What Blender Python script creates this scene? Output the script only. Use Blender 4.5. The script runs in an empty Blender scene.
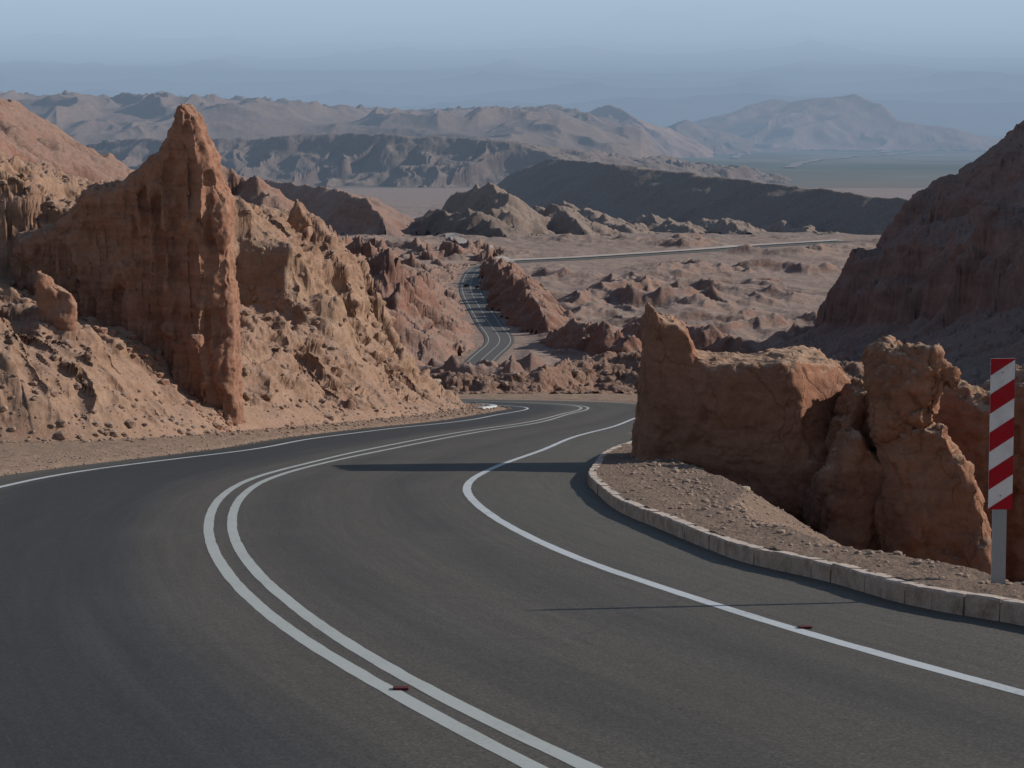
import bpy, math, random
import numpy as np
from mathutils import Vector

random.seed(7)
rng = np.random.default_rng(11)
C = bpy.context.scene.collection
R = math.radians
F = 2000.0                       # focal length in pixels of a 1024 px wide picture
PITCH = math.atan((384 - 100) / F)
SLOPE = 0.1338                   # gradient of the road near the camera
CAMH = 2.02
SUN_AZ, SUN_EL = R(79.0), R(26.0)   # azimuth from +Y towards +X

# ------------------------------------------------------------------ surveying helpers
def ray(px, py):
    a = (np.asarray(px, float) - 512) / F
    b = (384 - np.asarray(py, float)) / F
    cp, sp = math.cos(PITCH), math.sin(PITCH)
    return a, cp + b * sp, b * cp - sp

def at(px, py, Y):
    x, y, z = ray(px, py)
    k = Y / y
    return x * k, Y + 0 * x, z * k

def plane_z(Y, h=0.0):
    return -CAMH + h - SLOPE * np.asarray(Y, float)

def onroad(px, py, h=0.0):
    x, y, z = ray(px, py)
    k = (CAMH - h) / (-(z + SLOPE * y))
    return np.stack([x * k, y * k], -1)

# ------------------------------------------------------------------ noise (vectorised)
def _h(ix, iy, iz, seed):
    h = (ix.astype(np.int64) * 374761393 + iy.astype(np.int64) * 668265263 + iz * 2147483647 + seed * 974634777) & 0xFFFFFFFF
    h = ((h ^ (h >> 13)) * 1274126177) & 0xFFFFFFFF
    h = ((h ^ (h >> 15)) * 2246822519) & 0xFFFFFFFF
    return (h ^ (h >> 16)) & 0xFFFFFFFF

def noise2(x, y, seed=0):
    x0 = np.floor(x); y0 = np.floor(y); fx = x - x0; fy = y - y0
    ix = x0.astype(np.int64); iy = y0.astype(np.int64)
    u = fx * fx * fx * (fx * (fx * 6 - 15) + 10); v = fy * fy * fy * (fy * (fy * 6 - 15) + 10)
    def g(dx, dy):
        a = _h(ix + dx, iy + dy, 0, seed) * (2 * np.pi / 4294967296.0)
        return np.cos(a) * (fx - dx) + np.sin(a) * (fy - dy)
    a = g(0, 0) * (1 - u) + g(1, 0) * u
    b = g(0, 1) * (1 - u) + g(1, 1) * u
    return (a * (1 - v) + b * v) * 1.5

_G3 = np.array([[1,1,0],[-1,1,0],[1,-1,0],[-1,-1,0],[1,0,1],[-1,0,1],[1,0,-1],[-1,0,-1],[0,1,1],[0,-1,1],[0,1,-1],[0,-1,-1],[1,1,0],[-1,1,0],[0,-1,1],[0,-1,-1]], float)
def noise3(x, y, z, seed=0):
    x0 = np.floor(x); y0 = np.floor(y); z0 = np.floor(z)
    fx = x - x0; fy = y - y0; fz = z - z0
    ix, iy, iz = (q.astype(np.int64) for q in (x0, y0, z0))
    f = lambda t: t * t * t * (t * (t * 6 - 15) + 10)
    u, v, w = f(fx), f(fy), f(fz)
    r = 0
    for dx in (0, 1):
        for dy in (0, 1):
            for dz in (0, 1):
                G = _G3[_h(ix + dx, iy + dy, iz + dz, seed) & 15]
                d = G[..., 0] * (fx - dx) + G[..., 1] * (fy - dy) + G[..., 2] * (fz - dz)
                r = r + d * (u if dx else 1 - u) * (v if dy else 1 - v) * (w if dz else 1 - w)
    return r

def fbm(x, y, o=5, seed=0, gain=.5):
    r = 0; a = 1; s = 0
    for i in range(o):
        r = r + a * noise2(x, y, seed + i * 17); s += a; a *= gain
        x, y = x * 2.03 * .8 - y * 2.03 * .6, x * 2.03 * .6 + y * 2.03 * .8
    return r / s

def fbm3(x, y, z, o=4, seed=0, gain=.5):
    r = 0; a = 1; s = 0
    for i in range(o):
        r = r + a * noise3(x, y, z, seed + i * 17); s += a; a *= gain
        x, y, z = x * 2.07 + 3.1, y * 2.07 + 1.7, z * 2.07 + 5.3
    return r / s

def ridged(x, y, o=5, seed=0, gain=.5):
    "0..1, sharp crests"
    r = 0; a = 1; s = 0; w = 1
    for i in range(o):
        n = 1 - np.abs(noise2(x, y, seed + i * 31)) * 1.6
        n = np.clip(n, 0, 1) ** 2 * w
        w = np.clip(n * 1.6, 0, 1)
        r = r + a * n; s += a; a *= gain
        x, y = x * 2.0 * .8 - y * 2.0 * .6, x * 2.0 * .6 + y * 2.0 * .8
    return r / s

def cells(x, y, z, seed=0, tilt=1.0):
    "angular broken-rock relief: every cell of a 3D Voronoi pattern is a tilted facet, about -1..1"
    x0 = np.floor(x).astype(np.int64); y0 = np.floor(y).astype(np.int64); z0 = np.floor(z).astype(np.int64)
    best = np.full(np.shape(x), 1e9); out = np.zeros(np.shape(x))
    for dx in (-1, 0, 1):
        for dy in (-1, 0, 1):
            for dz in (-1, 0, 1):
                cx, cy, cz = x0 + dx, y0 + dy, z0 + dz
                h = _h(cx, cy, cz, seed)
                r = [(((h >> k) & 255) / 255.0) for k in (0, 8, 16, 24)]
                ox = x - cx - r[0]; oy = y - cy - r[1]; oz = z - cz - r[2]
                d = ox * ox + oy * oy + oz * oz
                m = d < best
                best = np.where(m, d, best)
                v = (r[3] * 2 - 1) * .55 + tilt * ((r[1] * 2 - 1) * ox + (r[2] * 2 - 1) * oy + (r[0] * 2 - 1) * oz)
                out = np.where(m, v, out)
    return out

def smooth(a, b, x):
    t = np.clip((x - a) / (b - a), 0, 1)
    return t * t * (3 - 2 * t)

# ------------------------------------------------------------------ curves
def resample(p, step):
    p = np.asarray(p, float)
    s = np.r_[0, np.cumsum(np.linalg.norm(np.diff(p, axis=0), axis=1))]
    m = np.gradient(p, s, axis=0)
    n = max(int(s[-1] / step), 3)
    t = np.linspace(0, s[-1], n + 1)
    i = np.clip(np.searchsorted(s, t) - 1, 0, len(s) - 2)
    h = (s[i + 1] - s[i])[:, None]; u = ((t - s[i])[:, None]) / h
    return (2*u**3 - 3*u**2 + 1)*p[i] + (u**3 - 2*u**2 + u)*h*m[i] + (-2*u**3 + 3*u**2)*p[i+1] + (u**3 - u**2)*h*m[i+1]

def gsmooth(p, sig):
    n = int(sig * 3)
    k = np.exp(-np.arange(-n, n + 1) ** 2 / (2 * sig * sig)); k /= k.sum()
    q = np.vstack([2 * p[0] - p[n:0:-1], p, 2 * p[-1] - p[-2:-n-2:-1]])
    return np.stack([np.convolve(q[:, j], k, 'valid') for j in range(p.shape[1])], 1)

def normals2(p):
    t = np.gradient(p, axis=0); t /= np.linalg.norm(t, axis=1)[:, None]
    return np.stack([t[:, 1], -t[:, 0]], 1)      # to the right of travel

def dist_poly(X, Y, pts):
    "signed distance (positive on the right of travel), arclength of nearest point"
    pts = np.asarray(pts, float)
    best = np.full(X.shape, 1e18); sg = np.zeros(X.shape); S = np.zeros(X.shape); acc = 0
    for a, b in zip(pts[:-1], pts[1:]):
        d = b - a; L2 = d @ d; L = math.sqrt(L2)
        t = np.clip(((X - a[0]) * d[0] + (Y - a[1]) * d[1]) / L2, 0, 1)
        qx = X - a[0] - t * d[0]; qy = Y - a[1] - t * d[1]
        q = qx * qx + qy * qy
        m = q < best - 1e-9
        best = np.where(m, q, best)
        sg = np.where(m, np.sign(qx * d[1] - qy * d[0]), sg)
        S = np.where(m, acc + t * L, S); acc += L
    return np.sqrt(best) * np.where(sg == 0, 1, sg), S

# ------------------------------------------------------------------ objects
def tag(o, label=None, cat=None, group=None, kind=None):
    if label: o['label'] = label
    if cat: o['category'] = cat
    if group: o['group'] = group
    if kind: o['kind'] = kind
    return o

def link(name, me, mat, parent=None):
    o = bpy.data.objects.new(name, me); C.objects.link(o)
    if mat is not None: me.materials.append(mat)
    if parent is not None: o.parent = parent
    return o

def empty(name, loc=(0, 0, 0), rz=0):
    o = bpy.data.objects.new(name, None); C.objects.link(o)
    o.location = loc; o.rotation_euler = (0, 0, rz); return o

def mesh_np(name, V, Q, smooth_=True, keep=None):
    "V (n,3), Q (m,4) or (m,3)"
    if keep is not None:
        Q = Q[keep[Q].all(1)] if keep.dtype == bool else Q
        used = np.zeros(len(V), bool); used[Q.ravel()] = True
        idx = np.cumsum(used) - 1; V = V[used]; Q = idx[Q]
    me = bpy.data.meshes.new(name)
    k = Q.shape[1]
    me.vertices.add(len(V)); me.vertices.foreach_set('co', np.ascontiguousarray(V, np.float32).ravel())
    me.loops.add(Q.size); me.loops.foreach_set('vertex_index', np.ascontiguousarray(Q, np.int32).ravel())
    me.polygons.add(len(Q)); me.polygons.foreach_set('loop_start', np.arange(0, Q.size, k, dtype=np.int32))
    me.polygons.foreach_set('loop_total', np.full(len(Q), k, np.int32))
    me.polygons.foreach_set('use_smooth', np.full(len(Q), smooth_, bool))
    me.update(calc_edges=True)
    return me

def grid_quads(nr, nc):
    i = np.arange(nr * nc).reshape(nr, nc)
    return np.stack([i[:-1, :-1], i[:-1, 1:], i[1:, 1:], i[1:, :-1]], -1).reshape(-1, 4)

def grid_normals(P):
    a = np.gradient(P, axis=1); b = np.gradient(P, axis=0)
    n = np.cross(a, b); n /= np.linalg.norm(n, axis=2)[..., None] + 1e-12
    n[n[..., 2] < 0] *= -1
    return n

def fan(name, x0, x1, nx, y0, y1, ny, fz, mat, keep=None, disp=None, geo=True, dense=None):
    "terrain sheet over bearings x0..x1 (as X/Y) and distances y0..y1"
    t = np.linspace(x0, x1, nx)
    if dense:                        # extra coarse wings
        w = np.linspace(0, 1, 40)[1:] ** 1.5
        t = np.r_[(x0 + (dense[0] - x0) * w)[::-1], t, x1 + (dense[1] - x1) * w]
    y = np.geomspace(y0, y1, ny) if geo else np.linspace(y0, y1, ny)
    T, Y = np.meshgrid(t, y); X = T * Y
    Z = fz(X, Y)
    P = np.stack([X, Y, Z], -1)
    if disp is not None:
        P = P + grid_normals(P) * disp(P)[..., None]
    k = keep(P[..., 0], P[..., 1], P[..., 2]).ravel() if keep else None
    me = mesh_np(name, P.reshape(-1, 3), grid_quads(*T.shape), True, k)
    return link(name, me, mat)

# ------------------------------------------------------------------ materials
def mat_new(name):
    m = bpy.data.materials.new(name); m.use_nodes = True
    nt = m.node_tree; nt.nodes.clear()
    out = nt.nodes.new('ShaderNodeOutputMaterial'); b = nt.nodes.new('ShaderNodeBsdfPrincipled')
    nt.links.new(b.outputs[0], out.inputs[0])
    b.inputs['Roughness'].default_value = .95
    b.inputs['Specular IOR Level'].default_value = .15
    return m, nt, b

class NT:
    def __init__(s, nt): s.nt = nt
    def n(s, t, **k):
        q = s.nt.nodes.new('ShaderNode' + t)
        for a, v in k.items():
            if a.startswith('i_'):
                key = a[2:].replace('_', ' ')
                q.inputs[int(key) if key.isdigit() else key].default_value = v
            else: setattr(q, a, v)
        return q
    def l(s, a, b): s.nt.links.new(a, b)
    def noise(s, vec, scale, detail=6, rough=.6, dist=0):
        q = s.n('TexNoise'); q.inputs['Scale'].default_value = scale
        q.inputs['Detail'].default_value = detail; q.inputs['Roughness'].default_value = rough
        q.inputs['Distortion'].default_value = dist
        s.l(vec, q.inputs['Vector']); return q.outputs['Fac']
    def ramp(s, fac, stops):
        q = s.n('ValToRGB'); e = q.color_ramp.elements
        while len(e) < len(stops): e.new(.5)
        for el, (p, c) in zip(e, stops):
            el.position = p; el.color = (*c, 1) if len(c) == 3 else c
        s.l(fac, q.inputs[0]); return q.outputs[0]
    def g(s, a): return (a, a, a)
    def mix(s, fac, a, b, mode='MIX'):
        q = s.n('Mix', data_type='RGBA', blend_type=mode)
        if isinstance(fac, (int, float)): q.inputs[0].default_value = fac
        else: s.l(fac, q.inputs[0])
        for i, v in ((6, a), (7, b)):
            if isinstance(v, tuple): q.inputs[i].default_value = (*v, 1)
            else: s.l(v, q.inputs[i])
        return q.outputs[2]
    def math(s, op, a, b=None, clamp=False):
        q = s.n('Math', operation=op, use_clamp=clamp)
        for i, v in enumerate((a, b)):
            if v is None: continue
            if isinstance(v, (int, float)): q.inputs[i].default_value = v
            else: s.l(v, q.inputs[i])
        return q.outputs[0]

def rock_mat(name, dark, mid, light, dust, size=1.0, bump=.6, bumpd=.1, strata=.0, tint=None, dustk=1.0, strata_z=2.0, lev=(.55, .92), crack=0):
    "size = typical feature in metres"
    m, nt, b = mat_new(name); s = NT(nt)
    geo = s.n('NewGeometry'); P = geo.outputs['Position']
    big = s.noise(P, .18 / size, 4, .6)
    med = s.noise(P, 1.1 / size, 8, .65, .3)
    fine = s.noise(P, 9 / size, 8, .7)
    col = s.ramp(med, [(.3, dark), (.5, mid), (.72, light)])
    col = s.mix(s.ramp(big, [(.38, (0, 0, 0)), (.62, (1, 1, 1))]), col, s.mix(.5, col, tint or mid), 'MIX')
    if strata:
        sep = s.n('SeparateXYZ'); s.l(P, sep.inputs[0])
        cz = s.n('CombineXYZ'); s.l(s.math('MULTIPLY', sep.outputs[2], strata_z), cz.inputs[2])
        s.l(s.math('MULTIPLY', sep.outputs[0], .12 * strata_z), cz.inputs[0]); s.l(s.math('MULTIPLY', sep.outputs[1], .12 * strata_z), cz.inputs[1])
        st = s.noise(cz.outputs[0], 1.0 / size, 5, .6, .4)
        col = s.mix(strata, col, s.ramp(st, [(.35, dark), (.5, mid), (.65, light)]))
    # dust lies on the level parts
    sn = s.n('SeparateXYZ'); s.l(geo.outputs['Normal'], sn.inputs[0])
    up = s.math('ADD', sn.outputs[2], s.math('MULTIPLY', s.math('SUBTRACT', fine, .5), min(.5, (lev[1] - lev[0]) * 1.3)))
    up = s.ramp(up, [(lev[0], (0, 0, 0)), (lev[1], (dustk, dustk, dustk))])
    col = s.mix(up, col, dust)
    col = s.mix(.4, col, s.ramp(fine, [(.25, s.g(.35)), (.5, s.g(1.0)), (.8, s.g(1.5))]), 'MULTIPLY')
    s.l(col, b.inputs['Base Color'])
    vor = s.n('TexVoronoi', feature='F1'); vor.inputs['Scale'].default_value = 3.2 / size
    s.l(P, vor.inputs['Vector'])
    hh = s.math('ADD', s.math('MULTIPLY', med, 1.0), s.math('MULTIPLY', fine, .35))
    if crack:
        cn = s.n('TexNoise'); cn.inputs['Scale'].default_value = 2.2; cn.inputs['Detail'].default_value = 6; s.l(P, cn.inputs['Vector'])
        mpc = s.n('Mapping'); mpc.inputs['Scale'].default_value = (1, 1, .55); s.l(s.mix(.55, P, cn.outputs['Color'], 'ADD'), mpc.inputs[0])
        ck = s.n('TexVoronoi', feature='DISTANCE_TO_EDGE'); ck.inputs['Scale'].default_value = 1.15; s.l(mpc.outputs[0], ck.inputs['Vector'])
        cm = s.ramp(ck.outputs['Distance'], [(0, (1, 1, 1)), (.022, (0, 0, 0))])
        cm = s.math('MULTIPLY', cm, s.ramp(big, [(.46, (0, 0, 0)), (.58, (1, 1, 1))]))
        col = s.mix(s.math('MULTIPLY', cm, crack), col, tuple(v * .35 for v in dark)); s.l(col, b.inputs['Base Color'])
        hh = s.math('ADD', hh, s.math('MULTIPLY', cm, -.25))
    hh = s.math('ADD', hh, s.math('MULTIPLY', vor.outputs['Distance'], -.25))
    bp = s.n('Bump'); bp.inputs['Strength'].default_value = bump; bp.inputs['Distance'].default_value = bumpd * size * 10
    s.l(hh, bp.inputs['Height']); s.l(bp.outputs[0], b.inputs['Normal'])
    return m

M = {}
M['left'] = rock_mat('ochre_slope', (.125, .066, .045), (.25, .15, .106), (.355, .23, .168), (.31, .205, .152), .9, .5, .014, .35, tint=(.36, .25, .165))
M['fin'] = rock_mat('red_pinnacle_rock', (.18, .085, .058), (.285, .148, .10), (.345, .20, .145), (.38, .27, .20), .8, .6, .016, .42, tint=(.27, .15, .10), dustk=.7, strata_z=3.2, crack=.22)
M['wall'] = rock_mat('orange_rock', (.17, .08, .052), (.26, .13, .086), (.32, .175, .12), (.40, .275, .195), .6, .75, .016, .38, tint=(.31, .145, .085), dustk=.9, strata_z=2.6, crack=.28)
M['verge'] = rock_mat('verge_grit', (.13, .082, .06), (.235, .16, .122), (.34, .245, .195), (.25, .18, .138), .14, 1.0, .05, 0)
M['shoulder'] = rock_mat('near_earth', (.18, .11, .08), (.28, .19, .14), (.36, .26, .2), (.30, .21, .155), .3, .7, .03, 0)
M['badland'] = rock_mat('red_badland', (.12, .062, .048), (.215, .125, .098), (.28, .17, .135), (.29, .195, .158), 6, .5, .02, .35, tint=(.27, .12, .08), strata_z=3)
M['floor'] = rock_mat('valley_earth', (.14, .085, .068), (.25, .16, .13), (.28, .19, .155), (.30, .228, .195), 14, .5, .015, 0, tint=(.23, .14, .11), lev=(.86, .995))
M['mound'] = rock_mat('rubble_earth', (.13, .072, .052), (.23, .135, .10), (.31, .2, .155), (.29, .19, .145), 1.2, .8, .04, 0)
M['mountain'] = rock_mat('dark_mountain', (.10, .06, .05), (.215, .135, .112), (.27, .175, .145), (.235, .165, .14), 7, .5, .02, .4, tint=(.20, .10, .078), strata_z=2.5)
M['mesa'] = rock_mat('grey_mesa', (.09, .07, .065), (.15, .11, .10), (.2, .15, .13), (.21, .165, .14), 20, .5, .012, .2)
M['dune'] = rock_mat('pale_dune', (.10, .075, .065), (.19, .14, .115), (.27, .205, .17), (.26, .20, .165), 18, .4, .01, .1)
M['hill'] = rock_mat('tan_hill', (.11, .075, .06), (.19, .13, .105), (.26, .18, .14), (.215, .155, .125), 40, .5, .01, .3)
M['hillred'] = rock_mat('pink_hill', (.16, .095, .075), (.29, .18, .14), (.35, .23, .18), (.31, .21, .165), 60, .4, .01, .3)
M['range'] = rock_mat('far_range', (.12, .10, .09), (.2, .165, .14), (.27, .22, .19), (.22, .18, .155), 400, .5, .01, .1)
# far plain with irrigated greenish bands
def plain_mat():
    m, nt, b = mat_new('far_plain'); s = NT(nt)
    P = s.n('NewGeometry').outputs['Position']
    mp = s.n('Mapping'); mp.inputs['Scale'].default_value = (1, .35, 1); s.l(P, mp.inputs[0])
    a = s.noise(mp.outputs[0], .0022, 8, .62, .5); c = s.noise(mp.outputs[0], .0007, 4, .5)
    col = s.ramp(a, [(.35, (.06, .07, .045)), (.5, (.12, .125, .085)), (.66, (.24, .20, .155))])
    col = s.mix(s.ramp(c, [(.45, (0, 0, 0)), (.55, (1, 1, 1))]), col, s.mix(.75, col, (.065, .085, .05)))
    sy = s.n('SeparateXYZ'); s.l(P, sy.inputs[0])
    near = s.math('SUBTRACT', 1, s.math('DIVIDE', s.math('SUBTRACT', s.math('ADD', sy.outputs[1], s.math('MULTIPLY', a, 1600)), 3300), 1500), True)
    near = s.math('MULTIPLY', near, 1, True)
    col = s.mix(near, col, (.19, .165, .14))
    s.l(col, b.inputs['Base Color']); return m
M['plain'] = plain_mat()

def asphalt_mat():
    m, nt, b = mat_new('asphalt'); s = NT(nt)
    uv = s.n('UVMap').outputs[0]; P = s.n('NewGeometry').outputs['Position']
    sep = s.n('SeparateXYZ'); s.l(uv, sep.inputs[0]); lat = sep.outputs[0]
    # long streaks that follow the road
    cb = s.n('CombineXYZ'); s.l(lat, cb.inputs[0]); s.l(s.math('MULTIPLY', sep.outputs[1], .03), cb.inputs[1])
    st = s.noise(cb.outputs[0], 1.6, 6, .6)
    st2 = s.noise(cb.outputs[0], 9.0, 4, .6)
    outer = s.ramp(s.math('ADD', s.math('MULTIPLY', lat, -.1), s.math('MULTIPLY', s.math('SUBTRACT', st, .5), .25)), [(.05, (0, 0, 0)), (.15, (1, 1, 1)), (.33, (1, 1, 1)), (.41, (.15, .15, .15))])
    patch = s.noise(P, .22, 5, .6)
    crk = s.n('TexVoronoi', feature='DISTANCE_TO_EDGE'); crk.inputs['Scale'].default_value = .22
    wpn = s.n('TexNoise'); wpn.inputs['Scale'].default_value = 1.2; wpn.inputs['Detail'].default_value = 5; s.l(P, wpn.inputs['Vector'])
    s.l(s.mix(.35, P, wpn.outputs['Color'], 'ADD'), crk.inputs['Vector'])
    grain = s.noise(P, 45, 4, .85); grain2 = s.noise(P, 16, 5, .7)
    # wheel tracks, 1.75 m either side of the middle of each lane +-0.8
    def band(c, w):
        return s.math('SUBTRACT', 1, s.math('MULTIPLY', s.math('ABSOLUTE', s.math('SUBTRACT', lat, c)), 1 / w), True)
    tr = s.math('ADD', s.math('ADD', band(1.0, .55), band(2.75, .55)), s.math('ADD', band(-1.1, .6), band(-2.8, .7)), True)
    col = s.mix(st, (.058, .052, .046), (.086, .076, .064))
    col = s.mix(s.math('MULTIPLY', tr, .5), col, (.034, .034, .036))
    col = s.mix(s.ramp(patch, [(.42, (0, 0, 0)), (.66, (.45, .45, .45))]), col, (.085, .077, .069))
    col = s.mix(s.mix(.78, (0, 0, 0), outer), col, (.024, .026, .031))
    edge = s.ramp(s.math('MULTIPLY', s.math('ABSOLUTE', lat), .1), [(.36, (0, 0, 0)), (.50, (.75, .75, .75))])
    col = s.mix(edge, col, (.090, .084, .072))
    col = s.mix(.6, col, s.ramp(st2, [(.3, s.g(.78)), (.7, s.g(1.2))]), 'MULTIPLY')
    col = s.mix(1.0, col, s.ramp(grain, [(.3, s.g(.4)), (.5, s.g(1.0)), (.7, s.g(2.1))]), 'MULTIPLY')
    crm = s.ramp(s.math('ADD', crk.outputs['Distance'], s.math('MULTIPLY', s.math('SUBTRACT', .55, patch, True), .2)), [(.0, (.22, .22, .22)), (.01, (0, 0, 0))])
    col = s.mix(crm, col, (.02, .02, .02))
    col = s.mix(.6, col, s.ramp(grain2, [(.3, s.g(.75)), (.7, s.g(1.25))]), 'MULTIPLY')
    s.l(col, b.inputs['Base Color']); b.inputs['Roughness'].default_value = .82
    b.inputs['Specular IOR Level'].default_value = .3
    bp = s.n('Bump'); bp.inputs['Strength'].default_value = .5; bp.inputs['Distance'].default_value = .006
    s.l(grain, bp.inputs['Height']); s.l(bp.outputs[0], b.inputs['Normal'])
    return m
M['asphalt'] = asphalt_mat()

def paint_mat(name, c, wear=.6, sc=30):
    m, nt, b = mat_new(name); s = NT(nt)
    P = s.n('NewGeometry').outputs['Position']
    w = s.noise(P, sc, 6, .75); w2 = s.noise(P, 1.3, 4, .6)
    k = s.ramp(s.math('ADD', w, s.math('MULTIPLY', s.math('SUBTRACT', w2, .5), .6)), [(.5, (0, 0, 0)), (.72, (wear * .5, wear * .5, wear * .5)), (.8, (wear, wear, wear))])
    s.l(s.mix(k, c, (.10, .095, .09)), b.inputs['Base Color']); b.inputs['Roughness'].default_value = .7
    return m
M['white'] = paint_mat('road_paint', (.50, .53, .55))
M['white2'] = paint_mat('dusty_road_paint', (.40, .42, .41), .5)
M['signwhite'] = paint_mat('sign_white', (.82, .76, .71), .35, 9)
M['signred'] = paint_mat('sign_red', (.42, .012, .02), .3, 9)
M['stud'] = paint_mat('stud_red', (.10, .022, .022), .2, 60)
M['steel'] = paint_mat('galvanised_post', (.36, .35, .34), .35, 12)
M['bolt'] = paint_mat('bolt_metal', (.2, .19, .18), .2, 40)
M['kerbtop'] = None
def kerb_mat():
    m, nt, b = mat_new('concrete_kerb'); s = NT(nt)
    geo = s.n('NewGeometry'); P = geo.outputs['Position']
    n = s.noise(P, 5, 7, .7); f = s.noise(P, 45, 5, .7)
    col = s.ramp(n, [(.3, (.24, .155, .115)), (.5, (.43, .295, .225)), (.7, (.52, .39, .31))])
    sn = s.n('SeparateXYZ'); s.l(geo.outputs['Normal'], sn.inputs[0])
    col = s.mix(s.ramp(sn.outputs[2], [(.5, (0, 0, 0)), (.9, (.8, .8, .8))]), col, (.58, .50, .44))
    col = s.mix(.6, col, s.ramp(f, [(.3, s.g(.6)), (.7, s.g(1.3))]), 'MULTIPLY')
    s.l(col, b.inputs['Base Color'])
    bp = s.n('Bump'); bp.inputs['Strength'].default_value = .6; bp.inputs['Distance'].default_value = .01
    s.l(f, bp.inputs['Height']); s.l(bp.outputs[0], b.inputs['Normal']); return m
M['kerb'] = kerb_mat()
def plainmat(name, c, r=.6, metal=0):
    m, nt, b = mat_new(name); s = NT(nt)
    P = s.n('NewGeometry').outputs['Position']
    s.l(s.mix(s.noise(P, 6, 4), c, tuple(v * .75 for v in c)), b.inputs['Base Color'])
    b.inputs['Roughness'].default_value = r; b.inputs['Metallic'].default_value = metal; return m

# ------------------------------------------------------------------ surveyed curves on the near road
def trace(px, far, step=.25, sig=6, h=0.0, pre=None):
    p = np.array(px, float); w = onroad(p[:, 0], p[:, 1], h)
    if far: w = np.vstack([w, np.array(far, float)])
    if pre: w = np.vstack([np.array(pre, float), w])
    return gsmooth(resample(w, step), sig)

DL = trace([(800,900),(532,768),(465,733.5),(390,691),(340,663.5),(255,605),(240,590),(224,570),(212.5,550),(207.5,530),(209.5,515),(217.5,500),(232.5,487.5),(255,477),(280,470),(312.5,462),(349,453.3),(391,444.8),(436,436.2),(475,429.8),(523,423)],
           [(2.3,87),(3.25,95),(3.5,101),(2.9,107.5),(.6,114),(-3.5,120),(-9,125),(-20,132)])
DR = trace([(860,890),(587,768),(490,723.5),(402.5,677),(340,640),(275,591),(257.5,575),(244,557.5),(234,540),(231,522.5),(234,507.5),(245,492.5),(262.5,481),(285,473),(330,461.5),(365,454),(401,446.8),(446,437.9),(484,431),(531,424)],
           [(2.55,86.5),(3.55,94.5),(3.85,101),(3.2,108),(.8,115),(-3.3,121),(-8.9,126),(-20,133)])
RL = trace([(1400,790),(1200,741),(1024,694),(968,678),(893,658),(818,638),(768,622.5),(680,593),(595,566),(555,549),(520,532.5),(490,515),(472,500),(465,490),(469,481),(480,474),(500,465),(540,451),(575,436.5),(612,427),(637,417.5)],
           [(6.6,90),(7.4,99),(7.3,107),(5.8,115.5),(2.6,122.5),(-2.5,128.5),(-9,133),(-20,138)])
LL = trace([(-500,700),(-200,545),(0,487),(50,476),(125,465),(187,457.5),(256,449),(305,439.5),(355,433),(405,427),(436,424),(462,421)],
           [(-.5,85.5),(.25,91),(.75,96),(.65,101),(-.4,105.5),(-3,110),(-8,115),(-20,123)])
KERB = trace([(1180,659),(1100,641),(1018,624),(968,617),(918,608),(850,588),(818,578),(768,569),(700,546),(656,527.5),(625,515),(600,497),(588,484),(594,471),(607,457),(632,447)],
             [(4.3,62),(5.4,70),(7.2,82)], .15, 4)

def backwards(P, length):
    "carry a curve on behind the camera in a straight line"
    st = np.linalg.norm(P[1] - P[0]); t = (P[0] - P[12]) / np.linalg.norm(P[0] - P[12]); n = int(length / st)
    return np.vstack([P[0] + t * st * np.arange(n, 0, -1)[:, None], P])
DL, DR, RL, LL = (backwards(q, 16) for q in (DL, DR, RL, LL))

def ribbon(name, P, w, mat, h=.002, wfun=None):
    N = normals2(P); k = 3
    off = np.linspace(-w / 2, w / 2, k)
    V = []
    i_ = np.arange(len(P)) * .8
    for o in off:
        q = P + N * (o + np.sign(o) * .012 * fbm(i_, i_ * 0 + o * 9, 3, 91, .7))[:, None] if o else P
        V.append(np.c_[q, plane_z(q[:, 1], h)])
    V = np.stack(V, 1)
    me = mesh_np(name, V.reshape(-1, 3), grid_quads(len(P), k), True)
    return tag(link(name, me, mat), kind='structure')

# asphalt sheet between the left verge and the kerb, laid along the double line
CL = gsmooth(resample((resample(DL, .25)[:, :][::1] if False else DL), .4), 3)
N = normals2(CL)
def cross_width(CL, N, curve, side, dflt):
    out = []
    for p, n in zip(CL, N):
        q = curve - p; a = q @ n * side; t = np.abs(q @ np.array([-n[1], n[0]]))
        m = (t < .5) & (a > .5) & (a < 9)
        out.append(a[m].min() if m.any() else np.nan)
    out = np.array(out); i = np.arange(len(out)); ok = ~np.isnan(out)
    out = np.interp(i, i[ok], out[ok]) if ok.any() else np.full(len(out), dflt)
    return gsmooth(out[:, None], 3)[:, 0]
wl = cross_width(CL, N, LL, -1, 3.8) + .95
wl = wl + .16 * fbm(np.arange(len(wl)) * .21, np.zeros(len(wl)), 4, 771, .65)
wr = np.minimum(cross_width(CL, N, KERB, 1, 5) , 6.3) + .06
sC = np.r_[0, np.cumsum(np.linalg.norm(np.diff(CL, axis=0), axis=1))]
K = 60
u = np.linspace(0, 1, K)
lat = -wl[:, None] * (1 - u) + wr[:, None] * u
PX = CL[:, None, :] + N[:, None, :] * lat[..., None]
V = np.concatenate([PX, plane_z(PX[..., 1])[..., None]], -1)
me = mesh_np('road', V.reshape(-1, 3), grid_quads(len(CL), K), True)
uvl = me.uv_layers.new(name='UVMap')
UV = np.stack([lat, np.repeat(sC[:, None], K, 1)], -1).reshape(-1, 2)
li = np.empty(len(me.loops), np.int32); me.loops.foreach_get('vertex_index', li)
uvl.data.foreach_set('uv', UV[li].astype(np.float32).ravel())
tag(link('road', me, M['asphalt']), kind='structure')
ROAD_L = PX[:, 0]; ROAD_R = PX[:, -1]

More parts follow.
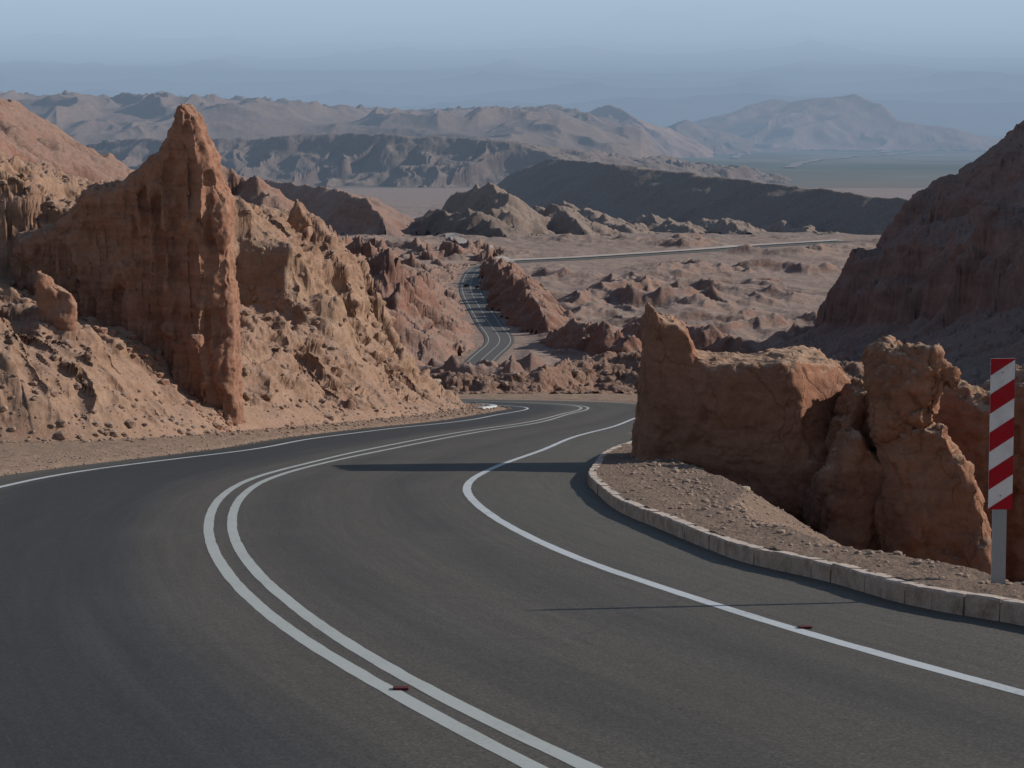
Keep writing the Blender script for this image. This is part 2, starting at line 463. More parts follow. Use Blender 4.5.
ribbon('centre_line', DL, .125, M['white2'])
ribbon('centre_line', DR, .125, M['white2'])
ribbon('edge_line', RL, .135, M['white'])
ribbon('edge_line', LL, .125, M['white'])

# ------------------------------------------------------------------ base ground
FY = [-200, 550, 930, 1100, 1600, 2600, 4500, 8000, 13000, 20000, 60000]
FZ = [-CAMH + 200 * SLOPE, -75.6, -75.6, -76.5, -103, -113, -146, -200, -221, -250, -330]
def floor_z(Y): return np.interp(Y, FY, FZ)

KS = np.vstack([KERB[0] + (KERB[0] - KERB[6]) * 20, KERB[::6]])
LLs = np.vstack([LL[0] + (LL[0] - LL[8]) * 12, LL[::8]])
OUT = np.vstack([RL[0] + (RL[0] - RL[8]) * 12, RL[::8]])
def near_z(X, Y):
    z = plane_z(Y)
    d, s = dist_poly(X, Y, KS)          # positive: right of travel = the verge side
    d = np.where(Y > 84, -5, d)
    vr = .165 + .05 * fbm(X * 1.3, Y * 1.3, 4, 5) + .10 * smooth(.5, 1.0, d) * fbm(X * .35, Y * .35, 3, 9)
    edge = 1.15 + .35 * fbm(Y * .25, X * 0 + 3.3, 3, 21) + .9 * smooth(24, 31, Y) * smooth(42, 36, Y) + .5*smooth(38, 45, Y)
    drop = np.clip(d - edge, 0, None)
    fall = -np.minimum(drop * .62, 3.1 + .8 * fbm(X * .2, Y * .2, 3, 30))
    verge = np.where(d > .10, vr + fall * (1 + .25 * fbm(X * .7, Y * .7, 3, 33)), -.05)
    z = z + np.where(d > -.5, verge, -.05)
    # bank beyond the outer line of the far bend
    do, _ = dist_poly(X, Y, OUT)
    m = (Y > 60) & (do > 0)
    bank = np.interp(do, [0, .9, 1.6, 4, 6, 40], [-.04, -.04, .05, .12, .2, .2]) + .12 * fbm(X * .8, Y * .8, 4, 44) * smooth(1, 2, do)
    z = np.where(m & (d <= .1), plane_z(Y) + bank, z)
    # earth strip left of the road
    dl, _ = dist_poly(X, Y, LLs)
    strip = np.interp(-dl, [0, .95, 1.3, 2.5], [-.04, -.04, .03, .12]) + .05 * fbm(X * 1.7, Y * 1.7, 4, 66) * smooth(.9, 1.4, -dl)
    z = np.where((dl < 0) & (do < 0), plane_z(Y) + strip, z)
    return z

gr = fan('ground', -.30, .30, 760, 11, 142, 900, near_z, M['shoulder'], dense=(-1.2, 1.2)); tag(gr, kind='structure')
gx, gy = np.meshgrid(np.linspace(-70, 70, 141), np.linspace(-60, 11.4, 72))
P0 = np.stack([gx, gy, plane_z(gy, -.05)], -1)
tag(link('ground', mesh_np('ground', P0.reshape(-1, 3), grid_quads(*gx.shape)), M['shoulder']), kind='structure')
# the verge behind the kerb gets its own grit surface
def verge_keep(X, Y, Z):
    d, _ = dist_poly(X, Y, KS)
    return (d > .08) & (d < 9) & (Y < 80)
vg = fan('verge', .0, .34, 900, 12.5, 76, 900, lambda X, Y: near_z(X, Y) + .006, M['verge'], keep=verge_keep,
         disp=lambda P: .02 * fbm3(P[..., 0] * 9, P[..., 1] * 9, P[..., 2] * 9, 3, 5)); tag(vg, kind='structure')

# ------------------------------------------------------------------ kerb of separate stones
kerb = tag(empty('kerb', (0, 0, 0)), kind='structure')
def kerb_run(P, L, w, h, parent, mat, start=0.0):
    s = np.r_[0, np.cumsum(np.linalg.norm(np.diff(P, axis=0), axis=1))]
    t = start; Nn = normals2(P)
    while t + L < s[-1]:
        g = .006
        ts = np.linspace(t + g, t + L - g, 5)
        cx = np.interp(ts, s, P[:, 0]); cy = np.interp(ts, s, P[:, 1])
        nx = np.interp(ts, s, Nn[:, 0]); ny = np.interp(ts, s, Nn[:, 1])
        hh = h + random.uniform(-.006, .006); jo = random.uniform(-.008, .008); bv = .018
        prof = [(0, -.1), (0.005, hh - bv), (bv, hh), (w - bv, hh), (w, hh - bv), (w, -.1)]
        V = []
        for i in range(5):
            for (a, z) in prof:
                a2 = a + jo + random.uniform(-.004, .004)
                x = cx[i] + nx[i] * a2; y = cy[i] + ny[i] * a2
                V.append((x, y, plane_z(y, z + random.uniform(-.004, .004))))
        k = len(prof); Fc = []
        for i in range(4):
            for j in range(k - 1):
                Fc.append((i*k+j, i*k+j+1, (i+1)*k+j+1, (i+1)*k+j))
        Fc.append(tuple(range(k))[::-1]); Fc.append(tuple(range(4*k, 5*k)))
        me = bpy.data.meshes.new('kerb_stone'); me.from_pydata(V, [], Fc); me.update()
        link('kerb_stone', me, mat, parent)
        t += L
kerb_run(KERB[:int(44 / .15)], .43, .16, .175, kerb, M['kerb'])
# short kerb at the toe of the inside of the far bend
kb = tag(empty('kerb', (0, 0, 0)), kind='structure')
KB2 = gsmooth(resample([(-1.5, 92.0), (-1.05, 94.5), (-.75, 97), (-.75, 99), (-1.0, 101), (-1.6, 102.8)], .2), 4)
kerb_run(KB2[::-1], .95, .35, .16, kb, M['white'])

# ------------------------------------------------------------------ left cutting
FOOT = np.array([(-60, 30), (-32, 42), (-20, 47.5), (-14.5, 49.8), (-11.2, 50.5), (-9.7, 52.5), (-8.6, 56.5), (-7.6, 61), (-6.4, 66), (-4.5, 74), (-2.9, 84), (-2.1, 92), (-1.75, 97), (-2.6, 102), (-5.5, 106.5), (-11, 111), (-22, 119), (-45, 132)], float)
FOOTs = gsmooth(resample(FOOT, 1.0), 2)
def left_prof(X, Y):
    d, s = dist_poly(X, Y, FOOTs); d = -d          # positive inland
    w = .8 * fbm(X * .13, Y * .13, 3, 71) + .3 * fbm(X * .5, Y * .5, 3, 72)
    # rills that run down the face
    ri = ridged(s * .13 + .5 * fbm(X * .15, Y * .15, 2, 5), d * .04, 4, 81) - .42
    ri2 = ridged(s * .6 + .8 * fbm(X * .4, Y * .4, 2, 6), d * .12, 3, 91) - .42
    dd = d + w * smooth(.5, 4, d) + ri * 1.9 * smooth(.2, 3.5, d) * smooth(30, 12, d) + ri2 * .45 * smooth(.1, 1.2, d) * smooth(9, 5, d)
    near = np.interp(dd, [-30, -1, 0, .8, 3.0, 6.0, 9.0, 12, 34, 80], [-.6, -.15, 0, .8, 2.7, 4.1, 4.9, 5.2, 5.4, 8])
    yw = Y + .10 * (X + 14) + .9 * fbm(X * .3, Y * .12, 3, 77)
    near = near + smooth(-11.3, -12.3, X) * (smooth(60.9, 62.2, yw) * np.interp(X, [-40, -22, -16.5, -12.5], [4.9, 4.3, 3.8, 2.9]) + smooth(62, 90, yw) * .3)
    near = near + smooth(-15, -24, X) * smooth(52, 60, Y) * .2
    far = np.interp(dd, [-30, -1, 0, 2.0, 3.9, 6.0, 8.0, 12, 30, 80], [-.6, -.15, 0, 1.0, 3.1, 7.4, 9.2, 9.9, 10.5, 14])
    k = np.clip((Y + 1.2 * fbm(X * .25, Y * .08, 3, 75) + .75 * (X + 10) - 80.6) / 3.2, 0, 1)
    k = k * (1 - .0 * k)
    return near * (1 - k) + far * k, d
def left_z(X, Y):
    h, d = left_prof(X, Y)
    rough = smooth(0, 2, d)
    h = h + rough * (.42 * fbm(X * .55, Y * .55, 4, 101, .5) + .25 * (ridged(X * .35, Y * .35, 3, 111) - .45))
    st = np.sin((h + .5 * fbm(X * .3, Y * .3, 3, 13)) * 3.1) * .12 * smooth(3, 6, h)
    h = h + st * rough
    h = h + 14 * smooth(95, 220, -X)
    return plane_z(Y) + h
def crag3(x, y, z, o, seed, gain=.5):
    r = 0; a = 1; s_ = 0
    for i in range(o):
        r = r + a * (np.abs(noise3(x, y, z, seed + i * 13)) * 2 - .55); s_ += a; a *= gain
        x, y, z = x * 2.1 + 1.3, y * 2.1 + 4.1, z * 2.1 + 2.2
    return r / s_
def left_disp(P):
    X, Y, Z = P[..., 0], P[..., 1], P[..., 2]
    zz = Z + SLOPE * Y + CAMH
    d, sx = dist_poly(X, Y, FOOTs[::2]); d = -d
    far = smooth(64, 72, Y)
    hi = smooth(4.8, 6.0, zz) * (1 - far)
    rill = crag3(sx * .45 + .35 * d, d * .13, Z * .1, 3, 31, .4) * .26 * smooth(.3, 1.6, d) * (1 - hi) * (1 - .7 * far)
    n = crag3(X * .4, Y * .4, Z * .6, 4, 7, .45) * (.14 + .30 * hi + .30 * far) + fbm3(X * 1.6, Y * 1.6, Z * 2.6, 4, 19, .5) * .10
    a = .10 + .90 * np.maximum(far, hi * .7) + .35 * smooth(.1, .5, fbm(X * .25, Y * .25, 2, 55)) * (1 - far)
    wob = .35 * fbm3(X * 1.1, Y * 1.1, Z * 1.1, 3, 61)
    blk = cells(X * .75 + wob, Y * .75 + wob, Z * 1.2, 5) * .24 + cells(X * 1.8 + wob, Y * 1.8, Z * 2.9 + wob, 6) * .085 + cells(X * 4.4, Y * 4.4 + wob, Z * 6.5, 8) * .028
    prom = smooth(77, 80, Y + .75 * (X + 10)) * smooth(87, 84, Y + .75 * (X + 10))
    return (rill + n + blk * a) * smooth(.05, .9, zz) * (1 - .6 * prom)
lf = fan('hillside', -.275, .012, 900, 41, 128, 1000, left_z, M['left'], keep=lambda X, Y, Z: Z > plane_z(Y, -.12), disp=left_disp, dense=(-.9, .02))
tag(lf, kind='structure')
LV = np.empty(len(lf.data.vertices) * 3, np.float32); lf.data.vertices.foreach_get('co', LV); LV = LV.reshape(-1, 3).astype(float)
LV = LV[(LV[:, 0] > -19) & (LV[:, 0] < 0) & (LV[:, 1] < 106) & (LV[:, 2] > plane_z(LV[:, 1], .1))]

# ------------------------------------------------------------------ free standing rocks from outlines
def slab(name, outline, Y0, tf, tb, w, mat, parent=None, voxel=.05, skew=0.0, lean=0.0, relief=None, bend=None, amp=(.12, .04), freq=(1.0, 5.0), seed=0, fmin=.3, cx=None, sharp=1.0, crag=.22, facet=.06):
    """a rock whose outline stands across the view at distance Y0: thickness tf towards the road, tb away; thin at its
    rim, thick inside; skew turns it about its upright axis (metres of depth per metre of width)"""
    o = np.array(outline, float)
    x, _, z = at(o[:, 0], o[:, 1], Y0)
    xc0 = x.mean() if cx is None else cx
    for _i in range(3):
        x, _, z = at(o[:, 0], o[:, 1], Y0 + skew * (x - xc0) - fmin * tf * .8)
    n = len(x)
    V = [(x[i], -1.0, z[i]) for i in range(n)] + [(x[i], 1.0, z[i]) for i in range(n)]
    V = [(a, b * max(tf, tb), c) for a, b, c in V]
    Fc = [tuple(range(n)), tuple(range(2*n-1, n-1, -1))] + [(i, i + n, (i+1) % n + n, (i+1) % n) for i in range(n)]
    me = bpy.data.meshes.new(name); me.from_pydata(V, [], Fc); me.update()
    import bmesh
    bm = bmesh.new(); bm.from_mesh(me); bmesh.ops.triangulate(bm, faces=bm.faces); bmesh.ops.recalc_face_normals(bm, faces=bm.faces); bm.to_mesh(me); bm.free()
    tmp = bpy.data.objects.new('tmp', me); C.objects.link(tmp)
    md = tmp.modifiers.new('r', 'REMESH'); md.mode = 'VOXEL'; md.voxel_size = voxel
    dg = bpy.context.evaluated_depsgraph_get(); dg.update()
    me2 = bpy.data.meshes.new_from_object(tmp.evaluated_get(dg))
    bpy.data.objects.remove(tmp); bpy.data.meshes.remove(me)
    nv = len(me2.vertices); co = np.empty(nv * 3, np.float32); me2.vertices.foreach_get('co', co); P = co.reshape(-1, 3).astype(float)
    poly = np.stack([np.r_[x, x[0]], np.r_[z, z[0]]], 1)
    e, _ = dist_poly(P[:, 0], P[:, 2], poly); e = np.abs(e)
    prof = fmin + (1 - fmin) * (1 - (1 - np.clip(e / w, 0, 1)) ** 2) ** (.5 * sharp)
    yn = P[:, 1] / max(tf, tb)
    P[:, 1] = np.where(yn < 0, yn * tf, yn * tb) * prof
    if relief is not None: P[:, 1] += relief(P[:, 0], P[:, 2], yn) * np.clip(-yn * 1.6 + .35, 0, 1) * smooth(.0, .55, e)
    xc = xc0
    if bend is not None: P[:, 1] += bend(P[:, 0], P[:, 2])
    P[:, 1] += Y0 + skew * (P[:, 0] - xc) + lean * (P[:, 2] - z.min())
    me2.vertices.foreach_set('co', P.astype(np.float32).ravel()); me2.update()
    nr = np.empty(nv * 3, np.float32); me2.vertices.foreach_get('normal', nr); Nn = nr.reshape(-1, 3)
    q = P
    d = amp[0] * fbm3(q[:, 0] * freq[0], q[:, 1] * freq[0], q[:, 2] * freq[0], 4, seed, .55) * 2
    d = d + amp[1] * fbm3(q[:, 0] * freq[1], q[:, 1] * freq[1], q[:, 2] * freq[1], 4, seed + 9, .6) * 2
    d = d + crag * crag3(q[:, 0] * 1.1, q[:, 1] * 1.1, q[:, 2] * .8, 4, seed + 4, .5)
    d = d - .05
    wb = .3 * fbm3(q[:, 0] * 1.4, q[:, 1] * 1.4, q[:, 2] * 1.4, 3, seed + 6)
    d = d + facet * (cells(q[:, 0] * 1.1 + wb, q[:, 1] * 1.1, q[:, 2] * .7 + wb, seed, .8) + .42 * cells(q[:, 0] * 3.1 + wb, q[:, 1] * 3.1 + wb, q[:, 2] * 2.3, seed + 1) + .2 * cells(q[:, 0] * 7, q[:, 1] * 7 + wb, q[:, 2] * 6, seed + 2))
    P = P + Nn * d[:, None]
    me2.vertices.foreach_set('co', P.astype(np.float32).ravel())
    me2.polygons.foreach_set('use_smooth', np.ones(len(me2.polygons), bool)); me2.update()
    me2.name = name
    return link(name, me2, mat, parent)

def gauss(x, c, w): return np.exp(-((x - c) / w) ** 2)

# --- the tall pinnacle on the left slope
def fin_relief(x, z, yn):
    # grooves that run down the face; x about -12..-8, z about -9..0
    t = (z + 9) / 9
    g = .34 * gauss(x, -9.95 - .10 * t, .22) * smooth(.1, .35, t) * smooth(.95, .7, t)      # dark hollow
    g = g + .28 * gauss(x, -10.6 + .25 * t, .16) * smooth(.75, .4, t)
    g = g - .26 * gauss(x, -9.25 + .10 * t + .1 * np.sin(z * 2), .22) * smooth(.9, .6, t)   # rib that catches the light
    g = g + .18 * np.abs(noise2(x * 2.6, z * .35, 4)) + .12 * noise2(x * 5, z * .6, 14)
    return g * (yn < 0.2)
pin = slab('rock_pinnacle', [(241,408),(238,385),(237,360),(236,330),(235,300),(234,270),(232,245),(233,222),(230,200),(221,186),(216,170),(214,156),(208,142),(203,127),(196,113),(188,103),(181,100),(176,107),(171,122),(167,136),(158,149),(146,161),(133,171),(121,178),(108,184),(92,186),(80,190),(74,203),(66,214),(54,224),(34,232),(14,232),(8,262),(14,300),(60,350),(110,430),(200,470),(240,450)],
            59.6, .8, 1.2, .7, M['fin'], voxel=.05, skew=-.22, relief=fin_relief, amp=(.05, .03), freq=(.8, 4.5), seed=3, fmin=.5, cx=-8.3, crag=.16, facet=.09)  # left wing is rock filling the outline of the pinnacle's cast shadow
tag(pin, 'tall pointed rock pinnacle rising from the left slope above the road', 'rock pinnacle')
sf = slab('rock_slab', [(36,268),(42,272),(50,274),(55,282),(62,288),(72,293),(77,303),(77,320),(78,350),(70,370),(45,360),(36,330),(34,290)],
          55.5, .3, .4, .35, M['fin'], voxel=.04, skew=-.1, amp=(.05, .03), freq=(1.2, 5), seed=8, fmin=.3)
tag(sf, 'small upright slab of red rock left of the pinnacle, its face in shade', 'rock slab')

# --- rocks on the right, beyond the kerb
wallrock = empty('rock_outcrop', at(760, 470, 41))
tag(wallrock, 'long orange rock wall with a horn at its left end, just beyond the kerb', 'rock outcrop')
def rel(o, p):
    mw = p.location
    o.data.transform(__import__('mathutils').Matrix.Translation(-mw)); return o
A = slab('rock_face', [(635,472),(637,455),(640,430),(643,400),(645,370),(647,345),(649,324),(651,311),(656,308),(661,317),(668,322),(678,322),(688,330),(696,343),(701,355),(712,359),(735,360),(760,363),(778,359),(800,359),(820,362),(838,366),(850,372),(862,384),(871,396),(880,410),(888,425),(895,455),(899,490),(904,530),(912,600),(800,640),(700,600),(640,520)],
         40.0, .8, 2.2, .45, M['wall'], wallrock, voxel=.045, skew=-.42, amp=(.05, .03), freq=(.7, 3.6), seed=21, fmin=.7, crag=.08, facet=.07,
         bend=lambda x, z: 1.9 * smooth(5.6, 7.3, x + .30 * (z + 6.5)), relief=lambda x, z, yn: .16 * noise2(x * .9, z * .5, 3) + .07 * ridged(x * .8 + z * .5, z * 1.3, 3, 5), cx=2.8)
rel(A, wallrock)
B = slab('buttress', [(810,600),(811,530),(813,500),(818,478),(828,462),(838,445),(846,432),(858,428),(868,436),(874,452),(884,462),(893,476),(894,500),(898,530),(905,560),(915,600)],
         37.4, .7, 2.0, .35, M['wall'], wallrock, voxel=.04, skew=-.35, amp=(.05, .04), freq=(1.1, 4), seed=29, fmin=.6, crag=.12, facet=.09, relief=lambda x, z, yn: .5 * smooth(6.4, 7.2, x) * (yn < .2))
rel(B, wallrock)
C1 = empty('rock_outcrop', at(920, 480, 37))
tag(C1, 'knobbly rock tower with an overhanging head, between the rock wall and the striped sign', 'rock outcrop')
kn = slab('knob', [(876,420),(877,395),(876,378),(880,362),(886,351),(895,345),(904,344),(914,347),(922,344),(934,348),(942,357),(950,363),(957,372),(965,386),(950,389),(946,402),(945,416),(936,428),(915,436),(895,440),(878,436)],
          36.7, .8, 1.3, .5, M['wall'], C1, voxel=.035, skew=-.3, amp=(.05, .03), freq=(1.3, 4.5), seed=41, fmin=.5, crag=.28, facet=.16)
rel(kn, C1)
bd = slab('body', [(884,600),(880,520),(882,480),(877,452),(872,425),(885,410),(905,418),(930,420),(944,424),(954,438),(968,458),(980,482),(990,515),(1000,560),(1010,640),(900,660)],
          36.6, .8, 2.2, .5, M['wall'], C1, voxel=.045, skew=-.4, amp=(.05, .03), freq=(.9, 3.5), seed=43, fmin=.5, crag=.16, facet=.11, relief=lambda x, z, yn: .35 * noise2(x * 1.8, z * .5, 8) * (yn < .2))
rel(bd, C1)
cr = slab('shoulder', [(838,500),(842,450),(848,412),(856,394),(866,386),(878,388),(890,400),(896,420),(894,445),(888,475),(886,510)],
          38.2, .5, 1.4, .35, M['wall'], C1, voxel=.04, amp=(.12, .06), freq=(1.5, 5), seed=47, fmin=.45, crag=.22, facet=.12)
rel(cr, C1)
D = slab('rock_outcrop', [(920,400),(940,388),(958,384),(975,388),(995,392),(1015,384),(1040,374),(1075,380),(1120,400),(1180,450),(1200,640),(1050,680),(920,640)],
         42, .8, 1.5, 1.0, M['wall'], voxel=.07, skew=-.4, amp=(.1, .05), freq=(.8, 3), seed=51, fmin=.6, crag=.2, facet=.14, relief=lambda x, z, yn: .4 * noise2(x * 1.3, z * .4, 28) * (yn < .2))
tag(D, 'dark red rock mass in shade behind the striped sign', 'rock outcrop')

# ------------------------------------------------------------------ stones
def stone_mesh(seed, sub=2, flat=.7):
    import bmesh
    bm = bmesh.new(); bmesh.ops.create_icosphere(bm, subdivisions=sub, radius=1)
    P = np.array([v.co for v in bm.verts])
    r = 1 + .45 * fbm3(P[:, 0] * 1.1 + seed, P[:, 1] * 1.1, P[:, 2] * 1.1, 3, seed)
    ax = np.array([1.0, .75 + .3 * ((seed * 37) % 10) / 10, flat])
    P = P * r[:, None] * ax
    P = np.sign(P) * np.minimum(np.abs(P), [.8, .75, .55])      # a few broken faces
    for v, p in zip(bm.verts, P): v.co = p
    F = np.array([[v.index for v in f.verts] for f in bm.faces]); bm.free()
    return P, F
STN = [stone_mesh(i, 1) for i in range(8)]
def scatter(name, pts, sizes, mat, sink=.25):
    Vs, Fs, n = [], [], 0
    for (x, y, z), r in zip(pts, sizes):
        P, Fc = STN[random.randrange(8)]
        a = random.uniform(0, 6.28); c, s = math.cos(a), math.sin(a)
        Q = P * r; Q = np.stack([Q[:, 0] * c - Q[:, 1] * s + x, Q[:, 0] * s + Q[:, 1] * c + y, Q[:, 2] + z + r * sink], 1)
        Vs.append(Q); Fs.append(Fc + n); n += len(Q)
    me = mesh_np(name, np.vstack(Vs), np.vstack(Fs), False)
    return link(name, me, mat)
def z_of(f, x, y): return float(f(np.array([[x]]), np.array([[y]]))[0, 0])
M['pebble'] = rock_mat('pebbles', (.16, .10, .075), (.28, .20, .16), (.44, .35, .29), (.34, .25, .20), .25, .4, .02)
M['slopestone'] = rock_mat('slope_stones', (.15, .09, .065), (.27, .18, .135), (.38, .27, .205), (.34, .245, .19), .4, .4, .02)
# grit along the verge
N2 = 14000
yy = 13 + (48 - 13) * rng.random(N2) ** 1.4
kx = np.interp(yy, KERB[:260, 1], KERB[:260, 0]) if False else None
i = rng.integers(0, len(KERB) - 60, N2); Nk = normals2(KERB)
dd = .22 + rng.random(N2) ** .8 * 3.4
px = KERB[i, 0] + Nk[i, 0] * dd; py = KERB[i, 1] + Nk[i, 1] * dd
zz = near_z(px[None], py[None])[0]
sz = .006 + .034 * rng.random(N2) ** 4 + .03 * (rng.random(N2) > .985)
sz = sz * np.where(np.abs(dd - 1.2) < .5, 1.5, 1)
tag(scatter('gravel', list(zip(px, py, zz)), sz, M['pebble']), kind='stuff')
# earth and stones at the toe of the left cutting
N3 = 3500
j = rng.integers(8, len(FOOTs) - 12, N3); Nf = normals2(FOOTs)
dd = -1.2 + 2.0 * rng.random(N3)
px = FOOTs[j, 0] + Nf[j, 0] * -dd + rng.normal(0, .3, N3); py = FOOTs[j, 1] + Nf[j, 1] * -dd + rng.normal(0, .3, N3)
dl, _ = dist_poly(px[None], py[None], LLs); ok = dl[0] < -1.15
px, py = px[ok], py[ok]
zz = np.maximum(near_z(px[None], py[None])[0], left_z(px[None], py[None])[0] )
tag(scatter('rubble', list(zip(px, py, zz)), .02 + .09 * rng.random(len(px)) ** 3.5, M['pebble']), kind='stuff')

N5 = 5000
j = rng.integers(60, len(LL) - 60, N5); Nl = normals2(LL)
dd = -.80 - 1.6 * rng.random(N5) ** 1.3
px = LL[j, 0] + Nl[j, 0] * dd; py = LL[j, 1] + Nl[j, 1] * dd
zz = np.maximum(near_z(px[None], py[None])[0], np.where(dd > -1.0, plane_z(py) + .002, -99))
tag(scatter('gravel', list(zip(px, py, zz)), .008 + .035 * rng.random(N5) ** 4, M['pebble']), kind='stuff')

kk = rng.integers(0, len(LV), 3200); pv = LV[kk]
keepv = fbm(pv[:, 0] * .4, pv[:, 1] * .25, 3, 881) > -.15; pv = pv[keepv]
tag(scatter('rubble', pv, .03 + .20 * rng.random(len(pv)) ** 5, M['slopestone'], .1), kind='stuff')

def boulder(px, py, Y, r, label, mat, seed, stretch=(1, 1, 1), zfun=None, name='boulder', group=None):
    P, Fc = stone_mesh(seed, 4); P = P * r * np.array(stretch)
    P += (.06 * r * fbm3(P[:, 0] * 5 / r, P[:, 1] * 5 / r, P[:, 2] * 5 / r, 3, seed))[:, None]
    me = mesh_np(name, P, Fc, True)
    o = link(name, me, mat); x, y, z = at(px, py, Y)
    if zfun is not None: z = z_of(zfun, x, y) + r * stretch[2] * .3
    o.location = (float(x), float(y), float(z)); o.rotation_euler = (0, 0, seed * 1.3)
    return tag(o, label, 'boulder', group)
M['pale'] = rock_mat('pale_boulder', (.26, .19, .14), (.40, .31, .24), (.5, .41, .33), (.46, .37, .3), .3, .5, .02)

foot = LV[(np.abs(LV[:, 1] - 58.4) < 1.0) & (LV[:, 0] > -16) & (LV[:, 0] < -7)]
kf = rng.integers(0, len(foot), 420)
tag(scatter('rubble', foot[kf], .04 + .22 * rng.random(420) ** 4, M['fin'], .1), kind='stuff')

# ------------------------------------------------------------------ valley
ROADM = [(474,368),(488,354),(500,343),(498,335),(492,328),(485,317),(478,305),(472,294),(470.5,286),(472.5,278),(478,270),(489,264.8),(512,262.6),(575,259.6),(640,255.5),(700,251.5),(760,247),(850,241.5)]
def onfloor(px, py):
    x, y, z = ray(px, py)
    Y = 600.0
    for _ in range(60):
        Y = .5 * Y + .5 * floor_z(Y) * y / z
    return float(x * Y / y), float(Y)
RM = np.array([onfloor(*p) for p in ROADM])
RM = np.vstack([(RM[0] + (RM[0] - RM[1]) * 1.5), RM])
RMs = gsmooth(resample(RM, 4), 2)

def valley_z(X, Y):
    z = floor_z(Y)
    d, s = dist_poly(X, Y, RMs[::3]); ad = np.abs(d)
    mask = smooth(7, 28, ad)
    # scattered badland mounds
    zone = smooth(470, 600, Y) * smooth(1300, 1000, Y)
    n = ridged(X / 34 + .6 * fbm(X / 50, Y / 50, 2, 3), Y / 44, 5, 201)
    clump = smooth(-.28, .30, fbm(X / 110, Y / 110, 3, 207) + .18 * smooth(760, 600, Y))
    n3 = ridged(X / 24 + .7 * fbm(X / 30, Y / 30, 2, 4), Y / 34 + 4, 3, 231, .36)
    z = z + mask * zone * clump * (ridged(X / 38 + .6 * fbm(X / 50, Y / 50, 2, 3), Y / 50, 3, 201, .36) ** 1.3 * 5.5 + n3 ** 1.5 * 3.2 + 1.2 * fbm(X / 7, Y / 9, 4, 233))
    z = z + mask * .9 * fbm(X / 16, Y / 16, 4, 209) * smooth(2500, 1500, Y)
    # slope from the near bend down to the floor, broken ground
    sl = smooth(135, 190, Y) * smooth(560, 430, Y)
    z = z + sl * (ridged(X / 30, Y / 40, 5, 215) - .45) * 10 * smooth(10, 35, ad)
    z = z - smooth(140, 180, Y) * smooth(330, 220, Y) * 5
    z = z + smooth(1150, 1350, Y) * smooth(2400, 1800, Y) * 4 * fbm(X / 60, Y / 60, 4, 219)
    return z
tag(fan('valley_floor', -.30, .30, 1000, 141, 2600, 900, valley_z, M['floor'], dense=(-1.3, 1.3)), kind='structure')
def plain_z(X, Y):
    return floor_z(Y) + 10 * fbm(X / 900, Y / 900, 4, 301) * smooth(2600, 4500, Y) + 60 * np.clip(fbm(X / 5000, Y / 5000, 3, 305), 0, 1) * smooth(9000, 20000, Y)
tag(fan('plain', -.30, .30, 500, 2590, 60000, 420, plain_z, M['plain'], dense=(-1.5, 1.5)), kind='structure')

# valley road
def ribbon_floor(name, P, w, mat, h, zf=None, uv=False):
    Nn = normals2(P); off = np.linspace(-w / 2, w / 2, 5 if uv else 3); V = []
    for o in off:
        q = P + Nn * o
        V.append(np.c_[q, (floor_z(P[:, 1]) if zf is None else zf(q[:, 0][None], q[:, 1][None])[0]) + h])
    V = np.stack(V, 1)
    me = mesh_np(name, V.reshape(-1, 3), grid_quads(len(P), len(off)), True)
    if uv:
        s = np.r_[0, np.cumsum(np.linalg.norm(np.diff(P, axis=0), axis=1))]
        UVv = np.stack(np.broadcast_arrays(off[None, :], s[:, None]), -1).reshape(-1, 2)
        ul = me.uv_layers.new(name='UVMap'); li = np.empty(len(me.loops), np.int32); me.loops.foreach_get('vertex_index', li)
        ul.data.foreach_set('uv', UVv[li].astype(np.float32).ravel())
    return tag(link(name, me, mat), kind='structure')
M['oldasphalt'] = paint_mat('pale_asphalt', (.115, .112, .108), .25, .5)
M['faded'] = paint_mat('faded_paint', (.34, .34, .33), .3, 5)
M['dust'] = paint_mat('pale_dust', (.46, .41, .37), .2, .2)
M['trackdust'] = paint_mat('track_dust', (.25, .21, .17), .3, .02)
ribbon_floor('valley_road', RMs, 9.2, M['oldasphalt'], .14, uv=True)
NR = normals2(RMs)
for off, wd in ((-3.5, .34), (3.5, .34), (0, .3)):
    ribbon_floor('valley_road_line', RMs + NR * off, wd, M['faded'], .17)
# bank of pale dust along the far side of the straight
k0 = int(np.argmax(RMs[:, 0] > 2)) if (RMs[:, 0] > 2).any() else 0
far = RMs[RMs[:, 1] > 915]
far = far[far[:, 0] > 0]
ribbon_floor('roadside_berm', far + normals2(far) * -7.5, 7.0, M['dust'], .55, valley_z)
TR = np.array([onfloor(*p) for p in [(508,263),(498,258.5),(486,254),(474,249),(462,243.5),(450,239.5),(436,237.2),(428,237)]])
ribbon_floor('dirt_track', gsmooth(resample(TR, 5), 3), 7, M['dust'], .5, valley_z)

for trk, wd_ in (([(790,167),(815,161),(850,158),(890,154),(930,149),(965,143),(1000,141)], 26), ([(884,152),(893,146),(896,140),(892,133),(884,128)], 40), ([(735,160),(743,155),(760,152),(790,151)], 22)):
    TT = np.array([onfloor(*p) for p in trk])
    ribbon_floor('dirt_track', gsmooth(resample(TT, 30), 3), wd_, M['pale'] if False else M['trackdust'], 3, lambda X, Y: plain_z(X, Y))
